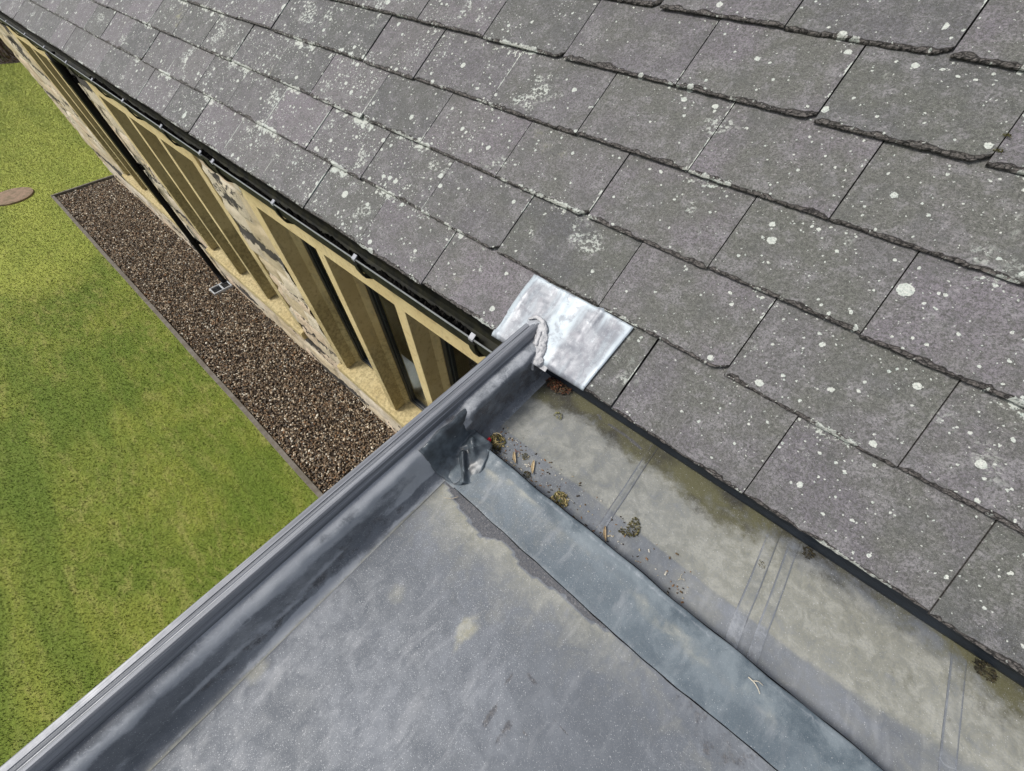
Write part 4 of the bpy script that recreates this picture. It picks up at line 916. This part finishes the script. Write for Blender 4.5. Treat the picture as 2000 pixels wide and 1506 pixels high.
moss(0.068, 0.507, fz, 0.020, 'curved brown green moss clump lying alone on the gutter floor', 160, 2.0, 1.35, curve=0.9)
moss(0.415, 0.675, fz, 0.009, 'tiny brown moss scrap on the membrane lap', 40, 1.5, 2.6)
moss(-0.366, 0.690, fz, 0.017, 'thin pale green moss smear below the lead flashing', 40, cols=((0.22, 0.21, 0.08), (0.15, 0.14, 0.05)))
moss(0.512, 0.800, fz + 0.002, 0.018, 'small dark moss clump tucked under the slate edge mid gutter', 70, cols=((0.03, 0.026, 0.016), (0.055, 0.045, 0.022), (0.02, 0.018, 0.012)))
moss(0.953, 0.800, fz + 0.002, 0.024, 'dark brown moss clump under the slate edge at the right of the photo', 90, cols=((0.03, 0.026, 0.016), (0.055, 0.045, 0.022), (0.02, 0.018, 0.012)))
o = moss(-0.45, 0.80, fz + 0.004, 0.030, 'rusty brown dry litter in the corner under the lead flashing', 170, 1.8, 0.1, cols=((0.16, 0.06, 0.03), (0.06, 0.03, 0.02), (0.10, 0.07, 0.04)), name='leaf_litter', cat='litter')
def leaf(cx, cy, z, L, W, rot, label, col=(0.42, 0.33, 0.20), curl=0.004):
    if abs(z - fz) < 0.01: cx *= KF; cy *= KF
    V = []; C = []; n = 10
    for i in range(n + 1):
        s = i / n; w2 = W * math.sin(math.pi * s) ** 0.8 * (1 - 0.25 * s) + 0.0003
        for k, q in enumerate((-1, -0.5, 0, 0.5, 1)):
            lx = (s - 0.5) * L; ly = q * w2 + 0.15 * L * (s - 0.5) ** 2; h = 0.0035 + curl * q * q + 0.5 * curl * math.cos(s * 6)
            V.append((cx + lx * math.cos(rot) - ly * math.sin(rot), cy + lx * math.sin(rot) + ly * math.cos(rot), z + h)); c = 0.65 if q == 0 else random.uniform(0.85, 1.1); C.append(tuple(v_ * c for v_ in col))
    F = [(i * 5 + k, (i + 1) * 5 + k, (i + 1) * 5 + k + 1, i * 5 + k + 1) for i in range(n) for k in range(4)]
    o = link('dead_leaf', V, F, 'debris', None, (cx, cy, z), True, dict(col=C)); m_ = o.modifiers.new('t', 'SOLIDIFY'); m_.thickness = 0.0006
    return tag(o, label, 'leaf', 'dead leaves in the box gutter')
leaf(-0.378, 0.447, fz, 0.044, 0.0055, -0.75, 'narrow curled pale leaf with a broken stalk, nearest the red petal')
leaf(-0.306, 0.462, fz, 0.050, 0.0055, -1.0, 'long pale dead leaf beside two dark moss tufts', (0.48, 0.38, 0.23))
leaf(0.008, 0.437, fz, 0.046, 0.0045, -0.95, 'slim brown leaf leaning on the raised rubber edge below the curved moss clump', (0.36, 0.27, 0.16))
def petal():
    V = []; C = []; n = 9
    for i in range(n + 1):
        for j in range(n + 1):
            a, b = i / n - 0.5, j / n - 0.5; x = a * 0.019 * (1 - 0.5 * abs(b)); y = b * 0.017
            V.append((-0.476 + x, 0.421 + y, fz + 0.020 + 0.010 * math.cos(a * 5) * 0.5 + 0.004 * N(a * 6, b * 6))); C.append((0.62, 0.02, 0.035) if N(a * 4, b * 4) > -0.2 else (0.42, 0.015, 0.03))
    F = [(i * (n + 1) + j, (i + 1) * (n + 1) + j, (i + 1) * (n + 1) + j + 1, i * (n + 1) + j + 1) for i in range(n) for j in range(n)]
    o = link('red_petal', V, F, 'debris', None, (-0.487, 0.437, fz), True, dict(col=C)); m_ = o.modifiers.new('t', 'SOLIDIFY'); m_.thickness = 0.0008
    tag(o, 'small crumpled bright red petal in the corner of the box gutter', 'petal')
petal()
def twig(p0, p1, z, r, label, col=(0.40, 0.34, 0.24), bend=0.004, fork=False):
    if abs(z - fz) < 0.03: p0 = (p0[0] * KF, p0[1] * KF); p1 = (p1[0] * KF, p1[1] * KF)
    mb = MB(); a = Vector((*p0, z)); b = Vector((*p1, z)); d = b - a; nn = Vector((-d.y, d.x, 0)).normalized(); pts = [a + d * (i / 8) + nn * bend * math.sin(math.pi * i / 8) + Vector((0, 0, 0.002 * math.sin(math.pi * i / 8))) for i in range(9)]
    mb.tube(pts, [r * (1 - 0.5 * i / 8) for i in range(9)], 6)
    if fork: mb.tube([pts[2], pts[2] + d * 0.2 + nn * 0.012, pts[2] + d * 0.5 + nn * 0.016], r * 0.6, 5)
    o = link('twig', mb.v, mb.f, 'debris', None, tuple(a), True, dict(col=[col] * len(mb.v))); tag(o, label, 'twig', 'twigs and straws on the flat roof')
zr = lambda y: DZ + 0.008 + 0.20 * max(0, y - 0.23)
twig((0.455, 0.352), (0.488, 0.338), -1.166, 0.0016, 'pale forked straw lying on the raised blue grey edge strip', (0.55, 0.50, 0.40), fork=True)
twig((-0.418, 0.213), (-0.452, 0.180), DZ + 0.008, 0.0010, 'thin pale straw on the flat roof under the folded flashing', (0.5, 0.42, 0.30), bend=0.005)
twig((-0.400, 0.475), (-0.382, 0.455), fz + 0.002, 0.0012, 'reddish brown broken stalk by the nearest pale leaf', (0.24, 0.09, 0.04), fork=True)
twig((-0.492, 0.462), (-0.462, 0.476), fz + 0.022, 0.0022, 'thick pale stalk lying across the moss heap in the corner', (0.45, 0.38, 0.24), bend=0.006)
twig((-0.150, 0.447), (-0.118, 0.452), fz + 0.002, 0.0006, 'hair thin white straw curling from the clump against the raised edge', (0.6, 0.58, 0.5), bend=0.006)
twig((0.245, 0.470), (0.262, 0.480), fz, 0.0008, 'tiny pale straw on the clean strip of the gutter floor', (0.5, 0.45, 0.33), fork=True)
rr = random.Random(3)
V = []; F = []; C = []
mb = MB()
for i in range(280):
    x = -0.475 + rr.random() ** 1.6 * 0.75; y = 0.400 + rr.random() ** 1.5 * 0.12; s = rr.uniform(0.0007, 0.0024); q = rr.choice(((0.42, 0.36, 0.25), (0.12, 0.08, 0.04), (0.25, 0.14, 0.07), (0.55, 0.52, 0.45), (0.05, 0.04, 0.03)))
    a = rr.random() * 3.14; ex = Vector((math.cos(a), math.sin(a), 0)) * s * rr.uniform(1, 3); ey = Vector((-math.sin(a), math.cos(a), 0)) * s; p = Vector((x, y, fz))
    mb.add([p - ex - ey, p + ex - ey, p + ex * 0.7 + ey, p - ex + ey, p + Vector((0, 0, s * 1.5))], [(0, 1, 4), (1, 2, 4), (2, 3, 4), (3, 0, 4)]); C += [q] * 5
o = link('grit', mb.v, mb.f, 'debris', None, (-0.2, 0.45, fz), attrs=dict(col=C)); tag(o, 'fine grit, seeds and crumbs scattered along the gutter by the raised edge', 'grit', kind='stuff')
for px_, py_, v_, r_, lab in ((0.258, 0, 1.14, 0.012, 'small round moss cushion in the lichened slate joint at the right edge of the photo'), (0.252, 0, 1.185, 0.010, 'smaller upper moss cushion in the slate joint at the right edge of the photo')):
    p = RP(px_, v_, 0.008); o = moss(p[0], p[1], p[2], r_, lab, 60, cols=((0.05, 0.05, 0.01), (0.10, 0.09, 0.02), (0.03, 0.03, 0.01))); o['group'] = 'moss cushions on the slates'
for o in bpy.data.objects:
    if '_w' in o: del o['_w']
